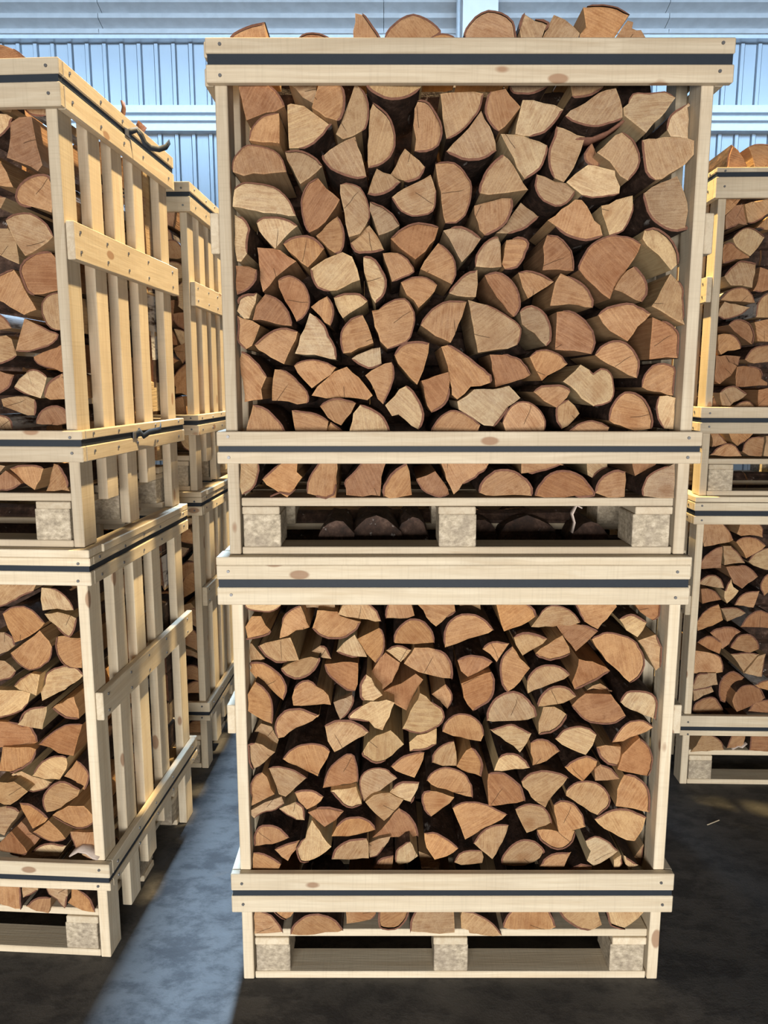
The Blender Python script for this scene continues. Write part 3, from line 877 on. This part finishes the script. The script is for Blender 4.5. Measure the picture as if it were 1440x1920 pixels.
def strap_mesh(x0, x1, y0, y1, z0, z1, th=0.0022):
    me = bpy.data.meshes.new('strap')
    v, f = [], []
    for q in (0, th):
        for cx, cy in ((x0 + q, y0 + q), (x1 - q, y0 + q), (x1 - q, y1 - q), (x0 + q, y1 - q)):
            for z in (z0, z1):
                v.append((cx, cy, z))
    for s in range(4):
        a, b = s * 2, ((s + 1) % 4) * 2
        f += [(a, b, b + 1, a + 1), (8 + b, 8 + a, 9 + a, 9 + b), (a + 1, b + 1, 9 + b, 9 + a), (b, a, 8 + a, 8 + b)]
    me.from_pydata(v, [], f)
    me.materials.append(M['strap'])
    return me


def nails_mesh(spots):
    bm = bmesh.new()
    for (x, y, z, ax) in spots:
        m = Matrix.Translation((x, y, z)) @ (Matrix.Rotation(R(90), 4, 'X') if ax == 'y' else Matrix.Rotation(R(90), 4, 'Y'))
        bmesh.ops.create_cone(bm, cap_ends=True, segments=8, radius1=0.0045, radius2=0.0040, depth=0.003, matrix=m)
    me = bpy.data.meshes.new('nail_heads')
    bm.to_mesh(me)
    bm.free()
    me.materials.append(M['steel'])
    return me


RT, ST_T = 0.022, 0.030       # rail and slat thickness
DEP = 0.805


def crate(st, zb, Z, label, mt, slat_bot, ext=(-.6225, .6225), text=(-.6225, .6225)):
    (ox, oy), yaw = STACK[st]
    c = empty('firewood_crate', (ox, oy, zb), yaw)
    thing(c, label, 'crate', 'pine firewood crates')
    P, A = M['pine'], M['aged']
    W = M[mt]
    top = Z['t1'][1]
    # pallet: three bottom boards, nine blocks, three stringers, deck boards
    for y in (0.0, .355, .705):
        board('bottom_board', c, -.567, .567, y + .004, y + .100, *Z['bb'], W)
    for y in (0.0, .335, .665):
        for x0 in (-.563, -.048, .462):
            o = board('block', c, x0, x0 + .098, y + .006, y + .132, *Z['blk'], M['block'])
    for x0 in (-.565, -.05, .467):
        board('stringer', c, x0, x0 + .098, .004, .80, *Z['st'], W)
    for y in (0.0, .17, .34, .51, .68):
        board('deck_board', c, -.567, .567, y + .010, y + .118, *Z['deck'], W)
    # corner posts and side slats
    for sx in (-1, 1):
        for y0, y1 in ((0, .08), (.725, DEP)):
            a, b = sorted((sx * .60, sx * (.60 - ST_T)))
            board('post', c, a, b, y0, y1, 0.001, top - .004, W)
        for (y0, y1), zb0 in zip(((.17, .25), (.325, .405), (.49, .57)), slat_bot):
            a, b = sorted((sx * .60, sx * (.60 - ST_T)))
            board('slat', c, a, b, y0, y1, zb0, top - .006, W)
        # side rails
        for key in ('l2', 'l1', 't2', 't1', 'mid'):
            a, b = sorted((sx * .601, sx * (.601 + RT)))
            e = .83 if key == 'mid' else DEP
            board('side_rail', c, a, b, .004 if key == 'mid' else 0.0, e, *Z[key], W)
    # front and back rails
    for key in ('l2', 'l1', 't2', 't1'):
        e = text if key[0] == 't' else ext
        board('front_rail', c, e[0], e[1], -RT - .001, -.001, *Z[key], W)
        board('back_rail', c, -.6225, .6225, DEP + .001, DEP + .001 + RT, *Z[key], W)
    for y0, y1 in ((.30, .38), ):
        board('back_slat', c, -.30, -.22, DEP - ST_T, DEP - .001, .16, top - .006, W)
        board('back_slat', c, -.04, .04, DEP - ST_T, DEP - .001, .16, top - .006, W)
        board('back_slat', c, .22, .30, DEP - ST_T, DEP - .001, .16, top - .006, W)
    if 'cap' in Z:
        board('cap_board', c, text[0], text[1], -RT - .004, .055, *Z['cap'], W)
        board('cap_board', c, -.6225, .6225, DEP - .05, DEP + .024, *Z['cap'], W)
        for sx in (-1, 1):
            a, b = sorted((sx * .57, sx * .628))
            board('cap_board', c, a, b, .058, DEP - .053, *Z['cap'], W)
    for lo, hi in (('l2', 'l1'), ('t2', 't1')):
        e = text if lo == 't2' else ext
        g0, g1 = Z[lo][1], Z[hi][0]
        m_ = strap_mesh(e[0] + .004, e[1] - .004, -RT + .002, DEP + RT - .002, g0 + .0005, g1 - .0005)
        mesh_obj('strap', m_, c)
    sp = []
    for key in ('l2', 'l1', 't2', 't1'):
        e = text if key[0] == 't' else ext
        zc = sum(Z[key]) / 2
        for xx in (e[0] + .033, e[1] - .033):
            sp.append((xx + random.uniform(-.004, .004), -RT - .002, zc + random.uniform(-.006, .006), 'y'))
        for sx in (-1, 1):
            for yy in (.04, .21, .365, .53, .765):
                sp.append((sx * (.602 + RT), yy + random.uniform(-.01, .01), zc + random.uniform(-.005, .005), 'x'))
    for sx in (-1, 1):
        for yy in (.04, .21, .365, .53, .765):
            for zz in (.025, -.025):
                sp.append((sx * (.602 + RT), yy, sum(Z['mid']) / 2 + zz, 'x'))
    n = mesh_obj('nail_heads', nails_mesh(sp), c)
    n['kind'] = 'stuff'
    return c


CR = {}
CR['CL'] = crate('C', 0, LOWZ, 'pine firewood crate on the floor, front and centre, carrying the heaped crate', 'pine', (.06, .10, .14), (-.623, .622), (-.632, .612))
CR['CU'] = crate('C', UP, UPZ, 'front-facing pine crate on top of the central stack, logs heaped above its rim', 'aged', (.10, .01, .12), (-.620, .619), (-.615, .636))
CR['LL'] = crate('L', 0, LLZ, 'slat-sided crate on the floor across the blue-lit aisle from the central stack', 'pine', (.05, .10, .15))
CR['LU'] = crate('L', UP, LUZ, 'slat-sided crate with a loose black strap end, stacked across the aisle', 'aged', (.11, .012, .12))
CR['L2L'] = crate('L2', 0, LLZ, 'shaded floor crate standing behind the slat-sided stack in the aisle', 'pine', (.05, .10, .15))
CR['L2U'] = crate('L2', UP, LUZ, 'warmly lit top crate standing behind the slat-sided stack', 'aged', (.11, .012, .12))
CR['RL'] = crate('R', 0, RLZ, 'floor crate set back beyond bare dark floor, cut by the picture edge', 'pine', (.05, .10, .15))
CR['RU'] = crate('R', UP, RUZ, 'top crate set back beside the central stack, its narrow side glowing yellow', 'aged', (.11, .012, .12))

CR['C2L'] = crate('C2', 0, LOWZ, 'unseen floor crate of the next row, added behind the central front stack for shade', 'pine', (.05, .10, .15))  # unseen next row, put in so the stacks shade each other
CR['C2U'] = crate('C2', UP, UPZ, 'unseen top crate of the next row, added behind the central front stack for shade', 'aged', (.11, .012, .12))


# loose tail of the strap on the slat-sided crate: a twisted ribbon with a steel seal
def ribbon(name, parent, path, wdir, wid, mat, th=0.0016):
    me = bpy.data.meshes.new(name)
    v, f = [], []
    n = len(path)
    for i, p in enumerate(path):
        p = Vector(p)
        t = (Vector(path[min(i + 1, n - 1)]) - Vector(path[max(i - 1, 0)])).normalized()
        wv = Vector(wdir[i] if isinstance(wdir, list) else wdir)
        wv = (wv - t * wv.dot(t)).normalized()
        nn = t.cross(wv).normalized()
        for a, b in ((-1, -1), (1, -1), (1, 1), (-1, 1)):
            v.append(p + wv * a * wid / 2 + nn * b * th / 2)
    for i in range(n - 1):
        for s in range(4):
            a, b = i * 4 + s, i * 4 + (s + 1) % 4
            f.append((a, b, b + 4, a + 4))
    f += [(0, 3, 2, 1), tuple((n - 1) * 4 + s for s in range(4))]
    me.from_pydata([tuple(q) for q in v], [], f)
    me.materials.append(mat)
    for p_ in me.polygons:
        p_.use_smooth = True
    return mesh_obj(name, me, parent)


zs = (LUZ['t2'][1] + LUZ['t1'][0]) / 2
ribbon('strap_tail', CR['LU'], [(.623, .40, zs), (.630, .425, zs + .012), (.640, .44, zs + .020), (.648, .455, zs + .008), (.655, .462, zs - .012), (.668, .478, zs - .022), (.685, .50, zs - .020), (.700, .525, zs - .006), (.706, .545, zs + .016)],
       [(0, .1, 1)] * 3 + [(.3, .2, 1)] * 3 + [(.2, .3, 1)] * 3, .017, M['strap'])
board('strap_seal', CR['LU'], .6225, .6265, .385, .42, zs - .011, zs + .011, M['steel'])
zs = (LUZ['l2'][1] + LUZ['l1'][0]) / 2
ribbon('strap_tail', CR['LU'], [(.624, .34, zs - .004), (.632, .36, zs + .010), (.636, .38, zs - .006), (.640, .42, zs + .004), (.642, .47, zs + .006), (.644, .51, zs + .008), (.640, .53, zs + .024)], (0, .1, 1), .018, M['strap'])
board('strap_seal', CR['LU'], .6225, .6265, .325, .36, zs - .012, zs + .010, M['steel'])

# ---------------------------------------------------------------- logs
TINT = {'o': (0.420, 0.255, 0.140), 'r': (0.330, 0.183, 0.103), 't': (0.400, 0.280, 0.172), 'p': (0.520, 0.390, 0.242)}
TONE = {'o': 'orange-tan', 'r': 'reddish-brown', 't': 'dull-tan', 'p': 'pale-cream'}
CRATE = {'CU': ('C', UP, UPZ, 'upper middle crate', 1), 'CL': ('C', 0, LOWZ, 'lower middle crate', 1), 'LU': ('L', UP, LUZ, 'upper slat-sided crate', -1), 'LL': ('L', 0, LLZ, 'lower slat-sided crate', -1), 'RU': ('R', UP, RUZ, 'upper set-back crate', 1), 'RL': ('R', 0, RLZ, 'lower set-back crate', 1)}
ORD = 'first second third fourth fifth sixth seventh eighth ninth tenth eleventh twelfth thirteenth fourteenth fifteenth sixteenth seventeenth eighteenth nineteenth twentieth'.split()


def parse(cid):
    out = []
    for ln in LOGS[cid].split('\n'):
        tk = ln.split()
        ch = tk[0][0]
        pts = []
        for s in tk[1:]:
            b = s.endswith('b')
            x_, z_ = s.rstrip('b').split(',')
            pts.append((int(x_) / 1000, int(z_) / 1000, b))
        out.append(dict(col=ch.lower(), own=ch.isupper(), y=int(tk[0][1:]) / 1000, p=pts))
    return out


def cr_spline(p0, p1, p2, p3, t):
    return 0.5 * ((2 * p1) + (p2 - p0) * t + (2 * p0 - 5 * p1 + 4 * p2 - p3) * t * t + (3 * p1 - p0 - 3 * p2 + p3) * t ** 3)


def outline(pts, rng, fine=True):
    """Dense outline [(Vector2, bark)], bark stretches rounded, cleft stretches slightly ragged."""
    n = len(pts)
    V = [Vector((a, b)) for a, b, _ in pts]
    B = [c for *_, c in pts]
    res = []
    for i in range(n):
        a, b = V[i], V[(i + 1) % n]
        L = (b - a).length
        if B[i]:
            pa = V[i - 1] if B[i - 1] else a + (a - b) * 0.6
            pb = V[(i + 2) % n] if B[(i + 1) % n] else b + (b - a) * 0.6
            if not B[i - 1]:
                pa = a - (b - a)
            k = max(2, min(5, int(L / 0.012))) if fine else 1
            for s in range(k):
                q = cr_spline(pa, a, b, pb, s / k)
                if s and fine:
                    q = q + Vector((rng.gauss(0, .0008), rng.gauss(0, .0008)))
                res.append((q, True))
        else:
            k = max(1, min(4, int(L / 0.018))) if fine else 1
            nrm = Vector((-(b - a).y, (b - a).x)).normalized() if L > 0 else Vector((0, 0))
            bow = rng.gauss(0, .0016)
            for s in range(k):
                t = s / k
                q = a.lerp(b, t)
                if s:
                    q = q + nrm * (bow * 4 * t * (1 - t) + rng.gauss(0, .0009))
                res.append((q, False))
    return res


def area2(P):
    return sum(P[i].x * P[(i + 1) % len(P)].y - P[(i + 1) % len(P)].x * P[i].y for i in range(len(P))) / 2


def pith_of(pts):
    bk = [Vector((a, b)) for a, b, _ in pts]
    sel = []
    n = len(pts)
    for i in range(n):
        if pts[i][2]:
            sel += [bk[i], bk[(i + 1) % n]]
    cen = sum(bk, Vector((0, 0))) / n
    if len(sel) < 4:
        return cen
    # least squares circle
    import itertools
    sx = sum(p.x for p in sel) / len(sel)
    sy = sum(p.y for p in sel) / len(sel)
    suu = svv = suv = suuu = svvv = suvv = svuu = 0
    for p in sel:
        u, v = p.x - sx, p.y - sy
        suu += u * u; svv += v * v; suv += u * v
        suuu += u ** 3; svvv += v ** 3; suvv += u * v * v; svuu += v * u * u
    det = suu * svv - suv * suv
    if abs(det) < 1e-12:
        return cen
    a, b = (suuu + suvv) / 2, (svvv + svuu) / 2
    c = Vector((sx + (a * svv - b * suv) / det, sy + (b * suu - a * suv) / det))
    if (c - cen).length > 0.085:
        c = cen + (c - cen).normalized() * 0.085
    return c


def colour(base, rng, wash=(1, 1, 1)):
    f = rng.gauss(1.0, 0.085)
    h = rng.gauss(0, 0.045)
    return (base[0] * f * (1 + h * .5) * wash[0], base[1] * f * wash[1], base[2] * f * (1 - h) * wash[2], 1)


def set_attr(me, tint, pith, seed, rim):
    ca = me.color_attributes.new('tint', 'FLOAT_COLOR', 'POINT')
    ra = me.attributes.new('ring', 'FLOAT_VECTOR', 'POINT')
    n = len(me.vertices)
    pale = [min(1, tint[0] * 1.20), min(1, tint[1] * 1.20), min(1, tint[2] * 1.16), 1]
    ca.data.foreach_set('color', pale * rim + list(tint) * (n - rim))
    flat = []
    for v in me.vertices:
        flat += [v.co.x - pith.x, v.co.z - pith.y, seed]
    ra.data.foreach_set('vector', flat)


def inset(out, k, n, th):
    P = [o[0] for o in out]
    a, b, c = P[k - 1], P[k], P[(k + 1) % n]
    t = (c - a)
    if t.length < 1e-9:
        return b
    nv = Vector((t.y, -t.x)).normalized()    # image-clockwise outline in x right / z up: interior lies on the right
    return b + nv * th


LOG_L = 0.285


def make_log(d, parent_mat, rng):
    out = outline(d['p'], rng)
    n = len(out)
    if area2([o[0] for o in out]) > 0:
        raise ValueError('outline direction')
    cen = sum((o[0] for o in out), Vector((0, 0))) / n
    pith = pith_of(d['p']) - cen
    th = rng.uniform(.0035, .0062)
    bark_pt = [out[k][1] or out[k - 1][1] for k in range(n)]
    body = [(inset(out, k, n, th) if bark_pt[k] else out[k][0]) - cen for k in range(n)]
    outer = [out[k][0] - cen for k in range(n)]
    sa, sb = rng.gauss(0, .10), rng.gauss(0, .10)
    L = LOG_L + rng.uniform(-.012, .012)
    tp = rng.uniform(.95, .995)
    y = d['y']

    def fy(p):
        return p.x * sa + p.y * sb + rng.gauss(0, .0004)
    # body: chamfered front ring, cap, sides, back
    v, f, mi = [], [], []
    for p in body:
        v.append((p.x, fy(p) + .0015, p.y))
    for p in body:
        q = p * .90
        v.append((q.x, fy(q), q.y))
    for p in body:
        v.append((p.x * tp, L, p.y * tp))
    for k in range(n):
        j = (k + 1) % n
        f.append((k, j, n + j, n + k)); mi.append(0)
        f.append((j, k, 2 * n + k, 2 * n + j)); mi.append(1)
    f.append(tuple(n + k for k in range(n))); mi.append(0)
    f.append(tuple(2 * n + k for k in reversed(range(n)))); mi.append(0)
    me = bpy.data.meshes.new('firewood_log')
    me.from_pydata(v, [], f)
    me.materials.append(M['cut']); me.materials.append(M['split'])
    me.polygons.foreach_set('material_index', mi)
    set_attr(me, colour(TINT[d['col']], rng, d.get('wash', (1, 1, 1))), pith, rng.random(), n)
    o = mesh_obj('firewood_log', me)
    o.matrix_world = parent_mat @ Matrix.Translation((cen.x, y, cen.y))
    # bark: one strip per unbroken run
    if any(b for _, b in out):
        bv, bf, bmi = [], [], []
        lip = rng.gauss(-.001, .002)
        for k in range(n):
            if not out[k][1]:
                continue
            j = (k + 1) % n
            s = len(bv)
            for q in (k, j):
                po, pi = outer[q], body[q]
                ends = 0.35 if not (out[q][1] and out[q - 1][1]) else 1.0
                po = pi.lerp(po, ends)
                yy = pi.x * sa + pi.y * sb + lip
                bv += [(pi.x, yy, pi.y), (po.x, yy + .0008, po.y), (po.x * tp, L - .004, po.y * tp), (pi.x * tp, L - .004, pi.y * tp)]
            a, b = s, s + 4
            bf += [(a, b, b + 1, a + 1), (a + 1, b + 1, b + 2, a + 2), (a + 2, b + 2, b + 3, a + 3)]
            bmi += [1, 0, 0]
        bm_ = bpy.data.meshes.new('bark')
        bm_.from_pydata(bv, [], bf)
        bm_.materials.append(M['bark'])
        bm_.materials.append(M['lip'])
        bm_.polygons.foreach_set('material_index', bmi)
        mesh_obj('bark', bm_, o)
    return o


def shape_words(d):
    P = [Vector((a, b)) for a, b, _ in d['p']]
    n = len(P)
    per = bk = 0
    mid = Vector((0, 0))
    for i in range(n):
        L = (P[(i + 1) % n] - P[i]).length
        per += L
        if d['p'][i][2]:
            bk += L
            mid += (P[(i + 1) % n] + P[i]) / 2 * L
    fr = bk / per
    A = abs(area2(P))
    comp = 4 * math.pi * A / per ** 2
    corners = sum(1 for i in range(n) if not d['p'][i][2])
    if bk == 0:
        sh, side = 'cleft', 'barkless'
    else:
        sh = 'half-round' if fr > .50 and corners <= 4 else ('quarter-round' if fr > .36 else 'wedge-shaped')
        v = mid / bk - sum(P, Vector((0, 0))) / n
        side = ('bark up' if v.y > 0 else 'bark down') if abs(v.y) > abs(v.x) * .9 else ('bark aisle-side' if False else 'bark sideways')
    big = 'big' if A > .0105 else ('small' if A < .0042 else '')
    return sh, side, big


rest = {}
for cid, (st, zb, Z, cname, sgn) in CRATE.items():
    (ox, oy), yaw = STACK[st]
    fm = Matrix.Translation((ox, oy, zb)) @ Matrix.Rotation(yaw, 4, 'Z')
    data = parse(cid)
    for d in data:
        d['c'] = (sum(p[0] for p in d['p']) / len(d['p']), sum(p[1] for p in d['p']) / len(d['p']))
    # rows: heap above the rim, eight rows in the open front, one row under the lower rail
    lo, hi = Z['l1'][1] - .01, Z['t2'][0] + .01
    rows = {}
    for d in data:
        z = d['c'][1]
        if z > Z['t1'][0]:
            r = 'above rim of'
        elif z < Z['l2'][1]:
            r = 'below rail of'
        else:
            k = min(7, max(0, int((hi - z) / (hi - lo) * 8)))
            r = ORD[k] + ' row of'
        rows.setdefault(r, []).append(d)
    post = 'aisle post' if st != 'R' else 'yellow post'
    for r, ds in rows.items():
        ds.sort(key=lambda d: d['c'][0] * sgn)
        for i, d in enumerate(ds):
            d['pos'] = ORD[min(i, 19)]
            d['row'] = r
    rng = random.Random(len(data) * 7 + 3)
    for d in data:
        d['wash'] = {'CU': (.95, .95, .97), 'LL': (1.05, 1.0, .92), 'CL': (1.02, 1.0, .95)}.get(cid, (1, 1, 1))
        if not d['own']:
            rest.setdefault(cid, []).append(d)
            continue
        o = make_log(d, fm, rng)
        sh, side, big = shape_words(d)
        lab = ' '.join(x for x in (big, TONE[d['col']], sh, 'log,') if x) + f" {side}, {d['pos']} from {post}, {d['row']} {cname}"
        wds = lab.split()
        thing(o, lab, 'log', f'split birch logs in the {cname}')

# remaining small logs, rows behind, dark logs added to shade gaps: one joined heap
hv, hf, hm, ht, hr = [], [], [], [], []
rng = random.Random(77)


def heap_log(pts, fm, y, L, col):
    out = outline(pts, rng, fine=(y < .2))
    P = [o[0] for o in out]
    if area2(P) > 0:
        out = [(out[-1 - i][0], out[(-2 - i) % len(out)][1]) for i in range(len(out))]
        P = [o[0] for o in out]
    n = len(P)
    cen = sum(P, Vector((0, 0))) / n
    pith = pith_of(pts)
    s = len(hv)
    seed = rng.random()
    tint = colour(TINT[col], rng)
    sa, sb = rng.gauss(0, .1), rng.gauss(0, .1)
    bark_pt = [out[k][1] or out[k - 1][1] for k in range(n)]
    inn = [inset(out, k, n, .0045) if bark_pt[k] else P[k] for k in range(n)]
    for ring, yy in ((inn, None), (P, .002), (P, L)):
        for p in ring:
            yo = (p.x - cen.x) * sa + (p.y - cen.y) * sb if yy != L else 0
            q = cen + (p - cen) * .975 if yy == L else p
            hv.append(tuple(fm @ Vector((q.x, y + yo + (yy or 0), q.y))))
            ht.append(tint)
            hr.append((p.x - pith.x, p.y - pith.y, seed))
    for k in range(n):
        j = (k + 1) % n
        b = out[k][1]
        if (P[k] - inn[k]).length > 1e-6 or (P[j] - inn[j]).length > 1e-6:
            hf.append((s + n + k, s + n + j, s + j, s + k)); hm.append(3 if b else 0)
        else:
            hf.append((s + n + k, s + n + j, s + j, s + k)); hm.append(0)
        hf.append((s + n + j, s + n + k, s + 2 * n + k, s + 2 * n + j)); hm.append(2 if b else 1)
    hf.append(tuple(s + k for k in range(n))); hm.append(0)
    hf.append(tuple(s + 2 * n + k for k in reversed(range(n)))); hm.append(0)


def gap_shade_logs(fm, Z, xm=.565):
    """Bark-covered logs added crosswise behind the front row to darken its gaps."""
    z = Z['deck'][1] + .05
    row = 0
    while z < Z['t1'][1] + .03:
        r = .056
        x = -.565
        while x < xm - .165:
            L = rng.uniform(.24, .34)
            x1 = min(xm, x + L)
            yc = .425 + (row % 2) * .035 + rng.uniform(-.012, .012)
            s = len(hv)
            seed = rng.random() * .7
            N = 12
            for xx in (x, x1):
                for i in range(N):
                    a = 2 * math.pi * i / N
                    q = r * (1 + rng.gauss(0, .04))
                    hv.append(tuple(fm @ Vector((xx, yc + math.cos(a) * q, z + math.sin(a) * q))))
                    ht.append((*TINT['o'], 1))
                    hr.append((math.cos(a) * r, math.sin(a) * r, seed))
            for i in range(N):
                j = (i + 1) % N
                hf.append((s + i, s + j, s + N + j, s + N + i)); hm.append(2)
            hf.append(tuple(s + i for i in reversed(range(N)))); hm.append(0)
            hf.append(tuple(s + N + i for i in range(N))); hm.append(0)
            x = x1 + .004
        z += .088
        row += 1


for cid, (st, zb, Z, cname, sgn) in list(CRATE.items()) + [('L2L', ('L2', 0, LLZ, '', 1)), ('L2U', ('L2', UP, LUZ, '', 1)), ('C2L', ('C2', 0, LOWZ, '', 1)), ('C2U', ('C2', UP, UPZ, '', 1))]:
    (ox, oy), yaw = STACK[st]
    fm = Matrix.Translation((ox, oy, zb)) @ Matrix.Rotation(yaw, 4, 'Z')
    src = {'LU': 'CU', 'LL': 'CL', 'RU': 'CU', 'RL': 'CL', 'L2L': 'CL', 'L2U': 'CU'}.get(cid, cid)
    for d in rest.get(cid, []):
        heap_log(d['p'], fm, d['y'], LOG_L, d['col'])
    if st in ('C', 'R', 'C2'):
        gap_shade_logs(fm, Z)
        continue
    if st == 'L':
        gap_shade_logs(fm, Z, .40)
    for layer in ((0, 1) if cid in ('L2L', 'L2U') else (1, 1.9)):
        for d in parse(src):
            zc = sum(p[1] for p in d['p']) / len(d['p'])
            if st == 'L' and sum(p[0] for p in d['p']) / len(d['p']) * (1 if layer == 1.9 else -1) < .46:
                continue
            if zc > 1.20 and (src != 'CU' or layer > 1 or cid != 'CU'):
                continue
            if cid == 'CU' and layer == 1 and 1.02 < zc < 1.15:
                heap_log([(a, b + .135, c) for a, b, c in d['p']], fm, .36 + rng.uniform(0, .03), .27, d['col'])
            dz = (.004 if src[1] == 'U' else 0)
            if layer == 1.9:
                mx = sum(p[0] for p in d['p']) / len(d['p'])
                pts = [(mx + (a - mx) * 1.22 + .03, zc + (b - zc) * 1.22 + .035, c) for a, b, c in d['p']]
            else:
                pts = [(-a, b + dz, c) for a, b, c in d['p']][::-1]
                pts = [(pts[i][0], pts[i][1], pts[(i + 1) % len(pts)][2]) for i in range(len(pts))]
            if max(abs(p[0]) for p in pts) > .568 or min(p[1] for p in pts) < Z['deck'][1]:
                pts = [(max(-.566, min(.566, a)), max(Z['deck'][1] + .002, b), c) for a, b, c in pts]
            L = LOG_L if cid in ('L2L', 'L2U') else (.27 if layer == 1 else .13)
            heap_log(pts, fm, .03 + layer * .33 + rng.uniform(0, .03), L, d['col'])
me = bpy.data.meshes.new('firewood_heap')
me.from_pydata(hv, [], hf)
for m_ in ('cut', 'split', 'bark', 'lip'):
    me.materials.append(M[m_])
me.polygons.foreach_set('material_index', hm)
ca = me.color_attributes.new('tint', 'FLOAT_COLOR', 'POINT')
ca.data.foreach_set('color', [c for t in ht for c in t])
ra = me.attributes.new('ring', 'FLOAT_VECTOR', 'POINT')
ra.data.foreach_set('vector', [c for t in hr for c in t])
heap = mesh_obj('firewood_heap', me)
heap['kind'] = 'stuff'
thing(heap, 'remaining split birch logs packed in every crate, with bark logs added to darken gaps', 'firewood')

# ---------------------------------------------------------------- loose bark and splinters
def bark_flake(label, cid, pts, y0, y1, mat, th=.003, group='loose bark scraps', name='bark_flake'):
    """A curled scrap: an open profile in the crate front plane, swept a little way into the crate."""
    st, zb, Z, cname, sgn = CRATE[cid]
    (ox, oy), yaw = STACK[st]
    fm = Matrix.Translation((ox, oy, zb)) @ Matrix.Rotation(yaw, 4, 'Z')
    P = [Vector(p) for p in pts]
    cen = sum(P, Vector((0, 0))) / len(P)
    n = len(P)
    v, f = [], []
    for i, p in enumerate(P):
        t = P[min(i + 1, n - 1)] - P[max(i - 1, 0)]
        nv = Vector((-t.y, t.x)).normalized() * th / 2
        for q in (p + nv - cen, p - nv - cen):
            v += [(q.x, random.uniform(-.004, .004), q.y), (q.x, y1 - y0 + random.uniform(-.006, .006), q.y)]
    for i in range(n - 1):
        a, b = i * 4, i * 4 + 4
        f += [(a, b, b + 1, a + 1), (a + 3, b + 3, b + 2, a + 2), (a + 2, b + 2, b, a), (a + 1, b + 1, b + 3, a + 3)]
    f += [(0, 1, 3, 2), (4 * n - 4, 4 * n - 2, 4 * n - 1, 4 * n - 3)]
    me = bpy.data.meshes.new(name)
    me.from_pydata(v, [], f)
    me.materials.append(mat)
    for p in me.polygons:
        p.use_smooth = True
    o = mesh_obj(name, me)
    o.matrix_world = fm @ Matrix.Translation((cen.x, y0, cen.y))
    return thing(o, label, 'bark', group)


def hump_log(label, x, z, rx, rz, y, L):
    """A bark-covered log lying on the rim of the floor crate, seen in the pallet gap above it."""
    (ox, oy), yaw = STACK['C']
    v, f = [], []
    n = 16
    for j, yy in enumerate((0, L * .33, L * .66, L)):
        for i in range(n):
            a = 2 * math.pi * i / n
            k = 1 + random.gauss(0, .05)
            v.append((math.cos(a) * rx * k, yy, math.sin(a) * rz * k))
    for j in range(3):
        for i in range(n):
            a, b = j * n + i, j * n + (i + 1) % n
            f.append((a, b, b + n, a + n))
    f.append(tuple(reversed(range(n))))
    f.append(tuple(3 * n + i for i in range(n)))
    me = bpy.data.meshes.new('bark_covered_log')
    me.from_pydata(v, [], f)
    me.materials.append(M['bark'])
    o = mesh_obj('bark_covered_log', me, None, (ox + x, oy + y, z))
    return thing(o, label, 'log', 'dark logs in the pallet gap')


hump_log('dark bark-covered log in the pallet gap, first from the aisle-side block', -.33, 1.262, .052, .062, .16, .26)
hump_log('wide dark bark-covered log in the pallet gap, second from the aisle-side block', -.215, 1.258, .075, .072, .19, .26)
hump_log('dark shaggy log in the pallet gap, just short of the central block', -.11, 1.262, .045, .068, .21, .26)
hump_log('dark log deep in the pallet gap just past the central block', .09, 1.255, .06, .052, .30, .26)
hump_log('flat dark log deep in the pallet gap midway beyond the central block', .24, 1.25, .09, .058, .30, .26)
hump_log('reddish dark log in the pallet gap beside the far block', .41, 1.252, .055, .055, .22, .26)

bark_flake('white papery bark scrap lying on the lower rail of the slat-sided floor crate', 'LL', [(.50, .338), (.525, .352), (.55, .350), (.572, .336), (.585, .332)], -.012, .05, M['paper'], .004)
bark_flake('torn reddish bark strip hanging under a pale log high in the heaped crate', 'CU', [(.245, 1.052), (.28, 1.040), (.32, 1.042), (.36, 1.058), (.395, 1.082), (.412, 1.10)], .03, .10, M['lip'], .006)
bark_flake('curled white bark shred standing in the pallet gap near the far block', 'CU', [(.352, .02), (.358, .05), (.350, .075), (.362, .10), (.378, .092)], .20, .23, M['paper'], .004)
bark_flake('pale bark scrap on the deck of the set-back floor crate', 'RL', [(-.385, .162), (-.36, .175), (-.345, .172), (-.325, .190)], .0, .04, M['paper'], .004)
bark_flake('curled bark strip under the corner log just above the heaped crate pallet', 'CU', [(-.49, .155), (-.465, .165), (-.44, .160), (-.425, .172)], .0, .05, M['lip'], .004)
bark_flake('thin bark curl on the deck between two end logs of the heaped crate', 'CU', [(-.37, .156), (-.345, .150), (-.325, .160), (-.318, .185)], -.004, .05, M['lip'], .004)

bark_flake('small reddish bark scrap standing up behind the sunlit rim of the slat-sided crate', 'LU', [(.565, 1.235), (.567, 1.275), (.575, 1.30), (.572, 1.32)], .50, .53, M['lip'], .005)
bark_flake('second reddish bark scrap on the sunlit rim, nearer the loose strap end', 'LU', [(.565, 1.235), (.575, 1.27), (.590, 1.29)], .60, .66, M['lip'], .006)


def splinter(label, x, y, L, a):
    o = mesh_obj('splinter', box_mesh(L, .004, .003, M['pine'], .001), None, (x, y, .0016), (0, 0, a))
    return thing(o, label, 'splinter', 'splinters on the floor')


splinter('thin pale splinter on the dark floor before the set-back crate', 1.30, 2.80, .07, .5)
splinter('small pale splinter on the dark floor in front of the central pallet', .26, 1.80, .018, .2)
splinter('tiny pale splinter on the dark floor, centre front', .08, 1.72, .012, 1.1)
